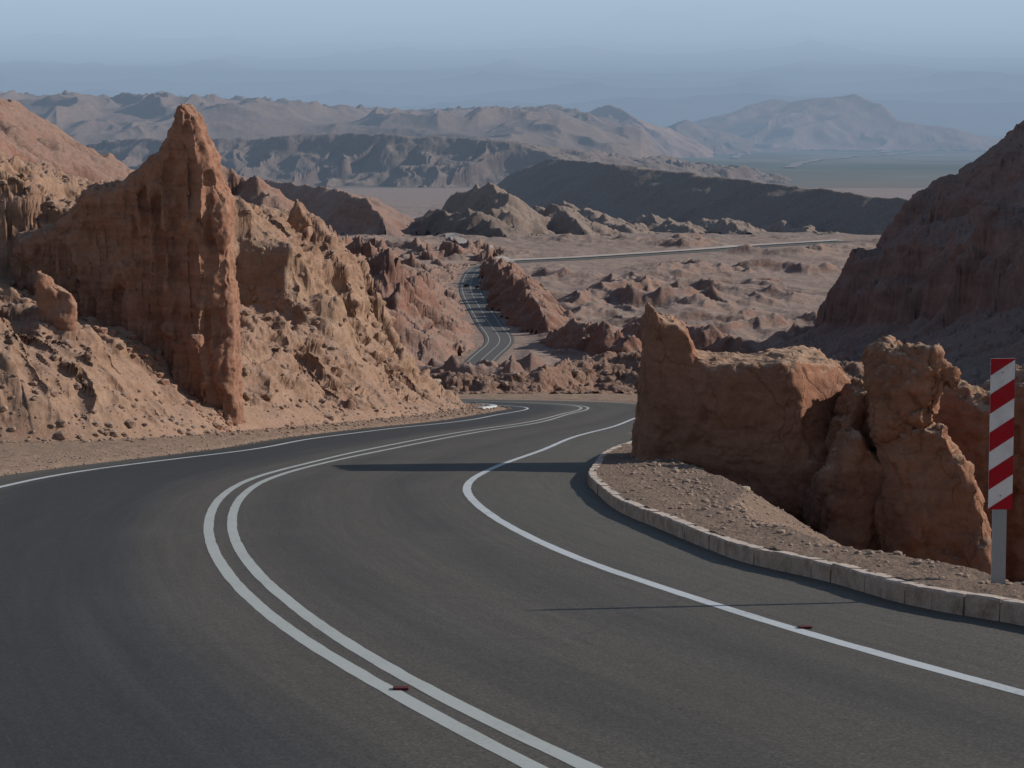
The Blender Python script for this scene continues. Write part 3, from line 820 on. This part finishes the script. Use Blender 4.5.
# rubble mound just beyond the far bend
def mound_z(X, Y):
    yc = np.interp(X, [-10, 2.0, 6], [141.0, 142.0, 151]) + .8 * fbm(X * .25, Y * 0, 3, 8)
    h = 3.1 * np.where(Y < yc, gauss(Y, yc, np.interp(X, [-10, 2.0, 6], [1.7, 1.9, 6.0])), gauss(Y, yc, 9.5)) * smooth(-12, -6.5, X) * (1 + .10 * fbm(X * .2, Y * .2, 3, 1))
    h = h * np.interp(X, [-12, -7, 0, 5, 9, 20, 60], [.55, .55, .62, .85, 1.12, 1.0, .3])
    h = h + smooth(.3, 1.5, h) * (.45 * (ridged(X * .22, Y * .22, 3, 411) - .4) + .5 * fbm(X * .5, Y * .5, 5, 415, .6))
    return plane_z(Y) + h - .35 + .5 * smooth(142, 138, Y)
tag(fan('rubble_mound', -.085, .2, 520, 137, 185, 260, mound_z, M['mound'], disp=lambda P: .18 * fbm3(P[..., 0] * 1.6, P[..., 1] * 1.6, P[..., 2] * 2.2, 4, 3, .6) + .22 * cells(P[..., 0] * .9, P[..., 1] * .9, P[..., 2] * 1.2, 3) + .08 * cells(P[..., 0] * 2.6, P[..., 1] * 2.6, P[..., 2] * 3, 4)), kind='structure')
N4 = 420
px = rng.uniform(-9, 14, N4); py = rng.uniform(139, 156, N4)
zz = mound_z(px[None], py[None])[0]
tag(scatter('rubble', list(zip(px, py, zz)), .06 + .32 * rng.random(N4) ** 3, M['pebble']), kind='stuff')

# ------------------------------------------------------------------ generic crest-line landform
def crest(name, pts, sl, sr, x0, x1, nx, y0, y1, ny, mat, flute=(30, .3), rough=(20, 2.0), seed=0, cliff=None, serr=0, base=None, top=0, dense=None, cut=.5):
    "pts: (X, Y, z) along the crest; sl / sr: slopes to the left and right of travel; flutes (wavelength, share of the drop)"
    p = np.array(pts, float); S = np.r_[0, np.cumsum(np.linalg.norm(np.diff(p[:, :2], axis=0), axis=1))]
    def f(X, Y):
        wx = X + rough[0] * .5 * fbm(X / rough[0] / 2, Y / rough[0] / 2, 3, seed); wy = Y + rough[0] * .5 * fbm(X / rough[0] / 2, Y / rough[0] / 2, 3, seed + 50)
        d, s = dist_poly(wx, wy, p[:, :2]); ad = np.abs(d)
        cz = np.interp(s, S, p[:, 2]) + (serr * (ridged(s / (rough[0] * 1.2), s * 0 + .5, 4, seed + 5) - .5) if serr else 0)
        a = np.clip(ad - top, 0, None)
        sl_ = np.where(d < 0, sl, sr)
        drop = a * sl_
        if cliff: drop = np.where(d < 0, np.where(a < cliff[0], a * cliff[1], cliff[0] * cliff[1] + (a - cliff[0]) * sl), drop) if cliff[2] < 0 else np.where(d >= 0, np.where(a < cliff[0], a * cliff[1], cliff[0] * cliff[1] + (a - cliff[0]) * sr), drop)
        fl = ridged(s / flute[0] + .7 * fbm(X / flute[0], Y / flute[0], 2, seed + 2), ad / flute[0] * .25, 4, seed + 3) - .45
        z = cz - drop + fl * flute[1] * np.minimum(drop, (cz - floor_z(Y)).clip(1) * .6)
        return z + rough[1] * fbm(X / rough[0], Y / rough[0], 5, seed + 7, .55)
    o = fan(name, x0, x1, nx, y0, y1, ny, f, mat, keep=lambda X, Y, Z: Z > (base(X, Y) if base else floor_z(Y)) - cut, dense=dense)
    return tag(o, kind='structure')
def P3(px, py, Y):
    x, y, z = at(px, py, Y); return (float(x), float(y), float(z))

# right mountain, in its own shade
def mount_z(X, Y):
    sh = np.where(Y < 520, (520 - Y) * .055, (Y - 520) * .62)
    q = X - sh + 7 * fbm(X / 40, Y / 40, 4, 501) + 3.2 * (ridged(Y / 13, X / 60, 4, 505) - .5) * smooth(96, 80, X - sh)
    h = np.interp(q, [20, 46, 62, 74, 78.5, 80, 84, 85.5, 93, 102, 111, 133, 165, 250, 500], [-8, 0, 5, 11, 14, 22, 27, 31, 34, 42, 51, 67, 86, 112, 130])
    h = h + smooth(5, 25, h) * (3.6 * fbm(X / 24, Y / 24, 4, 511, .5) + 6 * (ridged(X / 48, Y / 30, 4, 515) - .45))
    h = h * smooth(130, 300, Y) * 1.0
    return plane_z(Y) * smooth(600, 500, Y) + floor_z(Y) * smooth(500, 600, Y) + h - 1
tag(fan('mountain', .02, .30, 760, 150, 760, 620, mount_z, M['mountain'], keep=lambda X, Y, Z: Z > floor_z(Y) - 6, dense=(.0, 1.2),
        disp=lambda P: .9 * fbm3(P[..., 0] / 6, P[..., 1] / 6, P[..., 2] / 9, 4, 9) + .55 * cells(P[..., 0] / 9, P[..., 1] / 9, P[..., 2] / 4, 11) + .2 * cells(P[..., 0] / 3, P[..., 1] / 3, P[..., 2] / 1.8, 12)), kind='structure')

# badlands left of the valley road
LB = RMs[RMs[:, 1] < 925][::4]
LB = np.vstack([(LB[0] + (-25, -330)), LB])
def bad_z(X, Y):
    d, s = dist_poly(X, Y, LB); d = -d - 7
    d = d + 9 * fbm(X / 30, Y / 30, 4, 601)
    g = ridged(s / 38 + .8 * fbm(X / 60, Y / 60, 2, 603), d / 150, 4, 605)
    g2 = ridged(X / 34, Y / 34, 5, 607)
    hh = np.interp(Y, [180, 260, 400, 560, 700, 800, 900, 960], [6, 14, 26, 27, 22, 15, 7, 3])
    k = np.interp(d, [-5, 0, 4, 14, 30, 55, 120, 400], [-.3, 0, .1, .38, .72, .95, 1.05, 1.2])
    h = k * hh * (.42 + 1.15 * g) + smooth(3, 25, d) * (g2 - .4) * 13
    return np.interp(Y, [150, 300, 560], [-29, -48, -76]) * 1.0 * (Y < 560) + floor_z(Y) * (Y >= 560) + h
tag(fan('badland', -.28, .02, 900, 165, 985, 700, bad_z, M['badland'], keep=lambda X, Y, Z: (dist_poly(X, Y, LB)[0] < -6.5), dense=(-.9, .03),
        disp=lambda P: 1.0 * fbm3(P[..., 0] / 7, P[..., 1] / 7, P[..., 2] / 7, 4, 19, .55) + .8 * cells(P[..., 0] / 6, P[..., 1] / 8, P[..., 2] / 5, 9) + .3 * cells(P[..., 0] / 2.2, P[..., 1] / 3, P[..., 2] / 2, 10)), kind='structure')

# serrated ridge right of the valley road and the spires that follow it
crest('ridge', [P3(489, 262, 905), P3(497, 262, 850), P3(507, 270, 790), P3(519, 284, 730), P3(534, 301, 680), P3(548, 322, 640)], .6, 1.0,
      -.03, .06, 420, 560, 960, 420, M['badland'], flute=(14, .5), rough=(9, 3.0), seed=701, serr=7)
for n_, (px_, py_, Y_, w_) in enumerate([(577, 316, 610, 9), (597, 322, 600, 7), (612, 326, 590, 7), (560, 332, 620, 8), (645, 322, 600, 12), (628, 334, 585, 8), (668, 316, 620, 12), (700, 318, 600, 16)]):
    x_, y_, z_ = P3(px_, py_, Y_)
    crest('ridge', [(x_ - w_ * .5, y_ + 12, z_ - 2), (x_, y_, z_), (x_ + w_ * .8, y_ - 14, z_ - 6)], 1.0, 1.0, x_ / y_ - .06, x_ / y_ + .06, 240, y_ - 50, y_ + 50, 160, M['badland'], flute=(9, .3), rough=(8, 2.8), seed=720 + n_ * 3, serr=4)

# hills around the foot of the dark mesa
crest('hill', [P3(400, 228, 1520), P3(432, 212, 1450), P3(452, 200, 1420), P3(468, 190, 1400), P3(487, 180, 1370), P3(500, 188, 1330), P3(510, 212, 1270)], .7, .75, -.10, .06, 420, 1100, 1900, 320, M['dune'], flute=(34, .8), rough=(24, 6), seed=741, serr=6)
crest('hill', [P3(412, 224, 1330), P3(440, 211, 1290), P3(465, 209, 1250), P3(485, 216, 1215), P3(505, 230, 1180)], .4, .8, -.10, .03, 360, 1050, 1500, 240, M['mesa'], flute=(24, .8), rough=(18, 4), seed=745, serr=4)
crest('hill', [P3(520, 214, 1420), P3(538, 204, 1380), P3(556, 206, 1340), P3(580, 222, 1290)], .45, .75, -.02, .07, 300, 1150, 1600, 220, M['dune'], flute=(24, .8), rough=(18, 5), seed=748, serr=4)
crest('hill', [P3(560, 204, 1500), P3(600, 215, 1400), P3(635, 232, 1330)], .30, .55, -.02, .10, 360, 1150, 1700, 260, M['dune'], flute=(30, .9), rough=(20, 6), serr=4, seed=751)
crest('hill', [P3(640, 216, 1500), P3(668, 219, 1430), P3(700, 233, 1340)], .30, .55, .02, .13, 360, 1150, 1700, 260, M['dune'], flute=(30, .9), rough=(20, 6), serr=4, seed=761)
crest('hill', [P3(695, 220, 1480), P3(722, 219, 1420), P3(750, 232, 1330)], .28, .52, .05, .16, 360, 1150, 1700, 260, M['dune'], flute=(30, .9), rough=(20, 6), serr=4, seed=771)
crest('hill', [P3(770, 224, 1450), P3(800, 226, 1380), P3(850, 238, 1260)], .26, .5, .09, .20, 360, 1100, 1700, 260, M['dune'], flute=(30, .9), rough=(20, 6), serr=4, seed=781)
crest('mesa', [P3(505, 185, 2050), P3(528, 168, 1980), P3(546, 158, 1920), P3(600, 162, 1800), P3(700, 175, 1640), P3(800, 187, 1500), P3(915, 200, 1340), P3(1000, 212, 1250)], .30, .58,
      -.03, .30, 900, 1050, 2500, 480, M['mesa'], flute=(60, .16), rough=(30, 2.5), seed=791, base=lambda X, Y: floor_z(Y) - 3)
crest('hill', [P3(235, 176, 1620), P3(268, 182, 1540), P3(310, 185, 1440), P3(348, 190, 1350), P3(366, 200, 1300), P3(378, 216, 1260)], .5, 1.0, -.17, .0, 480, 1000, 1700, 260, M['badland'], flute=(40, .3), rough=(26, 4), seed=801)
crest('hill', [P3(215, 165, 900), P3(240, 172, 900), P3(268, 188, 880)], .6, .6, -.2, -.08, 420, 700, 1200, 260, M['badland'], flute=(30, .5), rough=(20, 6), seed=811, serr=6)
# reddish canyon wall at far left
crest('hill', [P3(-160, 66, 330), P3(-40, 96, 420), P3(0, 102, 470), P3(35, 116, 520), P3(62, 138, 580), P3(100, 158, 640), P3(140, 172, 700), P3(165, 195, 760)], .5, .7, -.34, -.12, 500, 250, 1000, 420, M['badland'], flute=(44, .6), rough=(24, 6), seed=821, base=lambda X, Y: floor_z(Y) - 4)
# cliffs and hills beyond the river bed
crest('mesa', [P3(120, 140, 3100), P3(215, 138, 3000), P3(350, 134, 2900), P3(440, 137, 2820), P3(510, 142, 2760), P3(545, 152, 2720), P3(580, 166, 2660), P3(605, 184, 2600)], .10, .30,
      -.26, .14, 1000, 2400, 3600, 320, M['mesa'], flute=(70, .75), rough=(50, 8), seed=841, cliff=(30, .7, 1), base=lambda X, Y: floor_z(Y) - 4)
def back_z(X, Y):
    t = X / Y * F + 512
    top = np.interp(t, [-300, 0, 60, 250, 330, 420, 480, 560, 640, 700, 760], [-20, 8, 0, -6, -26, -36, -30, -30, -80, -230, -420])
    k = smooth(3300, 4400, Y) * smooth(8200, 5600, Y)
    h = -125 + (top + 125) * k
    r = ridged(X / 250 + .7 * fbm(X / 400, Y / 400, 2, 3), Y / 330, 4, 851, .45)
    return h + k * ((r - .55) * 44 + 16 * fbm(X / 700, Y / 700, 2, 857) + 8 * fbm(X / 90, Y / 90, 4, 855))
tag(fan('hills', -.30, .13, 900, 3300, 7500, 420, back_z, M['hill'], keep=lambda X, Y, Z: Z > floor_z(Y) - 10, dense=(-.7, .14)), kind='structure')
crest('hill', [P3(575, 115, 6200), P3(598, 107, 6100), P3(618, 105, 6000), P3(640, 118, 5900), P3(662, 134, 5800)], .42, .42, .0, .10, 320, 5200, 7200, 240, M['hillred'], flute=(150, .35), rough=(120, 10), seed=861)
crest('hill', [P3(655, 132, 7000), P3(680, 119, 7000), P3(700, 126, 7000)], .35, .3, .05, .12, 240, 6200, 7800, 160, M['hill'], flute=(150, .35), rough=(120, 10), seed=866)
crest('hill', [P3(690, 122, 9300), P3(740, 112, 9100), P3(775, 98, 8900), P3(800, 103, 8800), P3(820, 98, 8700), P3(850, 94, 8600), P3(868, 104, 8500), P3(895, 122, 8400), P3(960, 128, 8300)], .35, .26,
      .06, .27, 500, 6800, 10500, 300, M['hillred'], flute=(260, .28), rough=(220, 14), seed=871)
# far ranges
def range_patch(name, Y0, sky, amp, seed, mat, sc, front=.09):
    xs = [-1200, -400, 0, 150, 300, 450, 600, 750, 900, 1024, 1400, 2200]
    def f(X, Y):
        t = X / Y * F + 512
        top = (100 - np.interp(t, xs, sky)) / F * Y0
        base = floor_z(Y)
        k = 1 - np.abs(Y - Y0) / (Y0 * front)
        k = np.clip(k, 0, 1) ** .8
        r = ridged(X / sc, Y / sc, 6, seed, .55)
        return base - 20 + (top - base) * k * (1.0 + .34 * r) * (1 - .12 * k) + amp * fbm(X / sc, Y / sc, 5, seed + 4) * k
    tag(fan(name, -.29, .29, 700, Y0 * (1 - front), Y0 * (1 + front), 150, f, mat, dense=(-.8, .8)), kind='structure')
range_patch('mountain_range', 14500, [102, 102, 102, 104, 106, 102, 96, 92, 95, 98, 98, 98], 30, 901, M['range'], 1500)
rs = random.Random(5)
for n_, (Y_, yb) in enumerate([(17500, 88), (21000, 78), (25500, 66), (31000, 54), (38000, 42), (46000, 29), (55000, 17)]):
    range_patch('mountain_range', Y_, [yb + rs.uniform(-5, 5) - (5 if 5 < k_ < 9 else 0) for k_ in range(12)], 60 + 18 * n_, 911 + n_ * 7, M['range'], 1800 + 900 * n_, .07)

# isolated rocks on the valley floor
for (px_, py_, Y_, r_, st_, lb_) in [(766, 283, 820, 6.0, (1.1, .8, .62), 'square dark rock standing alone on the valley floor'),
                                     (727, 284, 830, 4.2, (1.1, .9, .7), 'low rounded rock on the valley floor left of the square dark one'),
                                     (792, 255.5, 1000, 5, (1.5, .8, .45), 'flat dark rock near the straight valley road')]:
    boulder(px_, py_, Y_, r_, lb_, M['badland'], int(px_), st_)

# ------------------------------------------------------------------ boulders with a place of their own
boulder(322, 301, 86, .42, 'pale flat boulder lying on the upper left slope right of the pinnacle', M['pale'], 5, (1.3, 1, .8))
boulder(196, 341, 58.6, .30, 'rounded boulder leaning against the foot of the pinnacle', M['fin'], 6, (1, .9, 1.15))
pt = slab('boulder', [(284,222),(289,212),(293,203),(296,197),(299,199),(303,207),(309,216),(313,226),(298,232)], 88, .3, .3, .25, M['left'], voxel=.04, amp=(.04, .03), freq=(1.5, 6), seed=71, fmin=.3, crag=.12)
tag(pt, 'small pointed rock standing on the skyline of the left slope', 'boulder')
boulder(437, 381, 118, .28, 'small white rock at the end of the left slope beside the far bend', M['pale'], 8, (1.2, 1, .7))
boulder(745, 478, 31, .10, 'small pale stone on the gravel hump below the rock wall', M['pale'], 9, (1, 1, .8), zfun=near_z)

# ------------------------------------------------------------------ striped hazard sign
def box(bm, x0, x1, y0, y1, z0, z1):
    vs = [bm.verts.new(p) for p in ((x0,y0,z0),(x1,y0,z0),(x1,y1,z0),(x0,y1,z0),(x0,y0,z1),(x1,y0,z1),(x1,y1,z1),(x0,y1,z1))]
    for f in ((0,3,2,1),(4,5,6,7),(0,1,5,4),(1,2,6,5),(2,3,7,6),(3,0,4,7)): bm.faces.new([vs[i] for i in f])
import bmesh
def bobj(name, build, mat, parent=None, bevel=0):
    bm = bmesh.new(); build(bm)
    if bevel: bmesh.ops.bevel(bm, geom=bm.edges[:], offset=bevel, segments=2, affect='EDGES', profile=.7)
    bmesh.ops.recalc_face_normals(bm, faces=bm.faces)
    me = bpy.data.meshes.new(name); bm.to_mesh(me); bm.free(); return link(name, me, mat, parent)
bx_, by_ = onroad(1001, 578, .19)
zb = float(plane_z(by_, .205))
bx_ = bx_ - .02
sign = tag(empty('hazard_sign', (float(bx_), float(by_), zb)), 'narrow red and white striped hazard sign on a metal post in the verge', 'road sign')
sign.rotation_euler = (0, R(-.9), R(-2))
ppm = F / by_
PW, PH, PB = .205, 155 / ppm, 70 / ppm
bobj('post', lambda bm: (box(bm, -.058, .058, 0, .012, -.35, PB + PH - .08), box(bm, -.058, -.048, .0125, .045, -.35, PB + PH - .08), box(bm, .048, .058, .0125, .045, -.35, PB + PH - .08)), M['steel'], sign)
panel = bobj('panel', lambda bm: box(bm, -PW/2, PW/2, -.006, -.001, PB, PB + PH), M['signwhite'], sign)
def stripes(bm):
    per = 64.0 / ppm * 1.0; rise = .104 * PH      # bands climb to the right
    # seen from the road: lower edges of the red bands at the left edge
    y = -.0085
    n = 0
    for k in range(-1, 6):
        top_l = PB + PH - (27 / ppm) + (PH * 0) - k * PH / 4.22 + PH / 4.22 * 0
        # red band from zl0..zl1 on the left side, shifted up by rise on the right
        zl1 = PB + PH - .105 * PH * 0 - k * PH * .2445 - .0 
        pts = []
        b1 = PB + PH * (1 - .205) - k * PH * .2440 + PH * .0
        b0 = b1 - 0
        lo_l = PB + PH * (1 - .112 - .2525 * k) ; hi_l = lo_l + PH * .128
        poly = [(-PW/2, lo_l), (PW/2, lo_l + rise), (PW/2, hi_l + rise), (-PW/2, hi_l)]
        # clip to the plate
        def clip(poly, zc, keep_below):
            out = []
            for i in range(len(poly)):
                a, b = poly[i], poly[(i + 1) % len(poly)]
                ia = (a[1] <= zc) if keep_below else (a[1] >= zc); ib = (b[1] <= zc) if keep_below else (b[1] >= zc)
                if ia: out.append(a)
                if ia != ib:
                    t = (zc - a[1]) / (b[1] - a[1]); out.append((a[0] + (b[0] - a[0]) * t, zc))
            return out
        poly = clip(poly, PB + PH, True)
        if poly: poly = clip(poly, PB, False)
        if poly and len(poly) > 2:
            bm.faces.new([bm.verts.new((a, y, b)) for a, b in poly])
bobj('stripes', stripes, M['signred'], panel)
for zz_ in (PB + .12, PB + PH - .12):
    b_ = bobj('bolt', lambda bm: bmesh.ops.create_cone(bm, cap_ends=True, segments=10, radius1=.006, radius2=.006, depth=.006, matrix=__import__('mathutils').Matrix.Translation((0, -.012, zz_)) @ __import__('mathutils').Matrix.Rotation(R(90), 4, 'X')), M['bolt'], panel)

# road studs
def stud(px, py, label):
    x, y = onroad(px, py, .01); x, y = float(x), float(y)
    o = bobj('road_stud', lambda bm: box(bm, -.05, .05, -.045, .045, 0, .014), M['stud'], None, .006)
    o.location = (x, y, plane_z(y, .003)); o.rotation_euler = (-math.atan(SLOPE), 0, 0)
    tag(o, label, 'road stud'); return o
stud(401, 688, 'dull red road stud on the double centre line')
stud(805, 627, 'dull red road stud just beyond the white edge line near the kerb')

# small dark car on the valley road
i0 = int(np.argmin(np.abs(RMs[:, 1] - onfloor(471, 287)[1])))
cxp = RMs[i0] + NR[i0] * -1.7; tdir = RMs[i0 + 1] - RMs[i0 - 1]
car = tag(empty('car', (float(cxp[0]), float(cxp[1]), float(floor_z(cxp[1])) + .17), math.atan2(-tdir[0], tdir[1])), 'tiny dark car driving on the valley road far below', 'car')
M['carbody'] = plainmat('dark_car_paint', (.02, .022, .03), .3); M['glass'] = plainmat('car_glass', (.03, .035, .04), .1); M['tyre'] = plainmat('tyre_rubber', (.02, .02, .02), .8)
def carbody(bm):
    prof = [(-2.1,.35),(-2.15,.75),(-1.9,.92),(-1.3,.98),(-.8,1.42),(.7,1.45),(1.3,1.0),(1.95,.85),(2.15,.65),(2.1,.35)]
    a = [bm.verts.new((-.85, y, z)) for y, z in prof]; b = [bm.verts.new((.85, y, z)) for y, z in prof]
    bm.faces.new(a); bm.faces.new(b[::-1])
    for i in range(len(prof)): bm.faces.new((a[i], a[(i+1) % len(a)], b[(i+1) % len(a)], b[i]))
bobj('body', carbody, M['carbody'], car, .05)
def cglass(bm):
    bm.faces.new([bm.verts.new((sx, y, z)) for y, z in ((-1.15,1.02),(-.75,1.35),(.65,1.37),(1.05,1.02))])
for sx in (-.862, .862): bobj('window', cglass, M['glass'], car)
Mx = __import__('mathutils').Matrix
for wx in (-.8, .8):
    for wy in (-1.35, 1.35):
        bobj('wheel', lambda bm: bmesh.ops.create_cone(bm, cap_ends=True, segments=16, radius1=.34, radius2=.34, depth=.22, matrix=Mx.Translation((wx, wy, .34)) @ Mx.Rotation(R(90), 4, 'Y')), M['tyre'], car)

# ------------------------------------------------------------------ haze lying over the far valley
def haze_box(y0, y1, z1, dens, col, name='haze'):
    m = bpy.data.materials.new('haze'); m.use_nodes = True; nt = m.node_tree; nt.nodes.clear()
    out = nt.nodes.new('ShaderNodeOutputMaterial'); ab = nt.nodes.new('ShaderNodeVolumeAbsorption'); em = nt.nodes.new('ShaderNodeEmission'); ad = nt.nodes.new('ShaderNodeAddShader')
    ab.inputs['Color'].default_value = (0, 0, 0, 1); ab.inputs['Density'].default_value = dens
    em.inputs['Color'].default_value = (*col, 1); em.inputs['Strength'].default_value = dens  # the volume glows by itself, standing in for sunlight scattered in haze
    nt.links.new(ab.outputs[0], ad.inputs[0]); nt.links.new(em.outputs[0], ad.inputs[1]); nt.links.new(ad.outputs[0], out.inputs['Volume'])
    o = bobj(name, lambda bm: box(bm, -70000, 70000, y0, y1, -900, z1), m)
    return tag(o, kind='stuff')
haze_box(1120, 9900, 130, 1 / 6000, (.205, .283, .392))
haze_box(9910, 61000, 2600, 1 / 9500, (.43, .555, .70))

# ------------------------------------------------------------------ sky, sun, camera
w = bpy.data.worlds.new('World'); bpy.context.scene.world = w; w.use_nodes = True
nt = w.node_tree; nt.nodes.clear()
sky = nt.nodes.new('ShaderNodeTexSky'); sky.sky_type = 'NISHITA'; sky.sun_disc = False
sky.sun_elevation = SUN_EL; sky.sun_rotation = SUN_AZ; sky.altitude = 2400; sky.dust_density = 1.0
bg = nt.nodes.new('ShaderNodeBackground'); bg.inputs[1].default_value = .12
wo = nt.nodes.new('ShaderNodeOutputWorld'); mxs = nt.nodes.new('ShaderNodeMix'); mxs.data_type = 'RGBA'; mxs.blend_type = 'MULTIPLY'; mxs.inputs[0].default_value = 1; mxs.inputs[7].default_value = (1.12, .98, .84, 1)
nt.links.new(sky.outputs[0], mxs.inputs[6]); nt.links.new(mxs.outputs[2], bg.inputs[0]); nt.links.new(bg.outputs[0], wo.inputs[0])
sd = bpy.data.lights.new('sun', 'SUN'); sd.energy = 4.0; sd.angle = R(.5); sd.color = (1, .93, .83)
so = bpy.data.objects.new('sun', sd); C.objects.link(so)
S = Vector((math.sin(SUN_AZ) * math.cos(SUN_EL), math.cos(SUN_AZ) * math.cos(SUN_EL), math.sin(SUN_EL)))
so.rotation_euler = S.to_track_quat('Z', 'Y').to_euler(); so.location = (30, 0, 40)
cd = bpy.data.cameras.new('camera'); cam = bpy.data.objects.new('camera', cd); C.objects.link(cam)
cd.sensor_width = 36; cd.lens = 36 * F / 1024; cd.clip_start = .1; cd.clip_end = 150000
cam.rotation_euler = (R(90) - PITCH, 0, 0)
sc = bpy.context.scene; sc.camera = cam
sc.view_settings.view_transform = 'Standard'; sc.view_settings.look = 'None'; sc.view_settings.exposure = 0
sc.cycles.use_denoising = True; sc.cycles.max_bounces = 6; sc.cycles.volume_bounces = 0
sc.cycles.transparent_max_bounces = 16
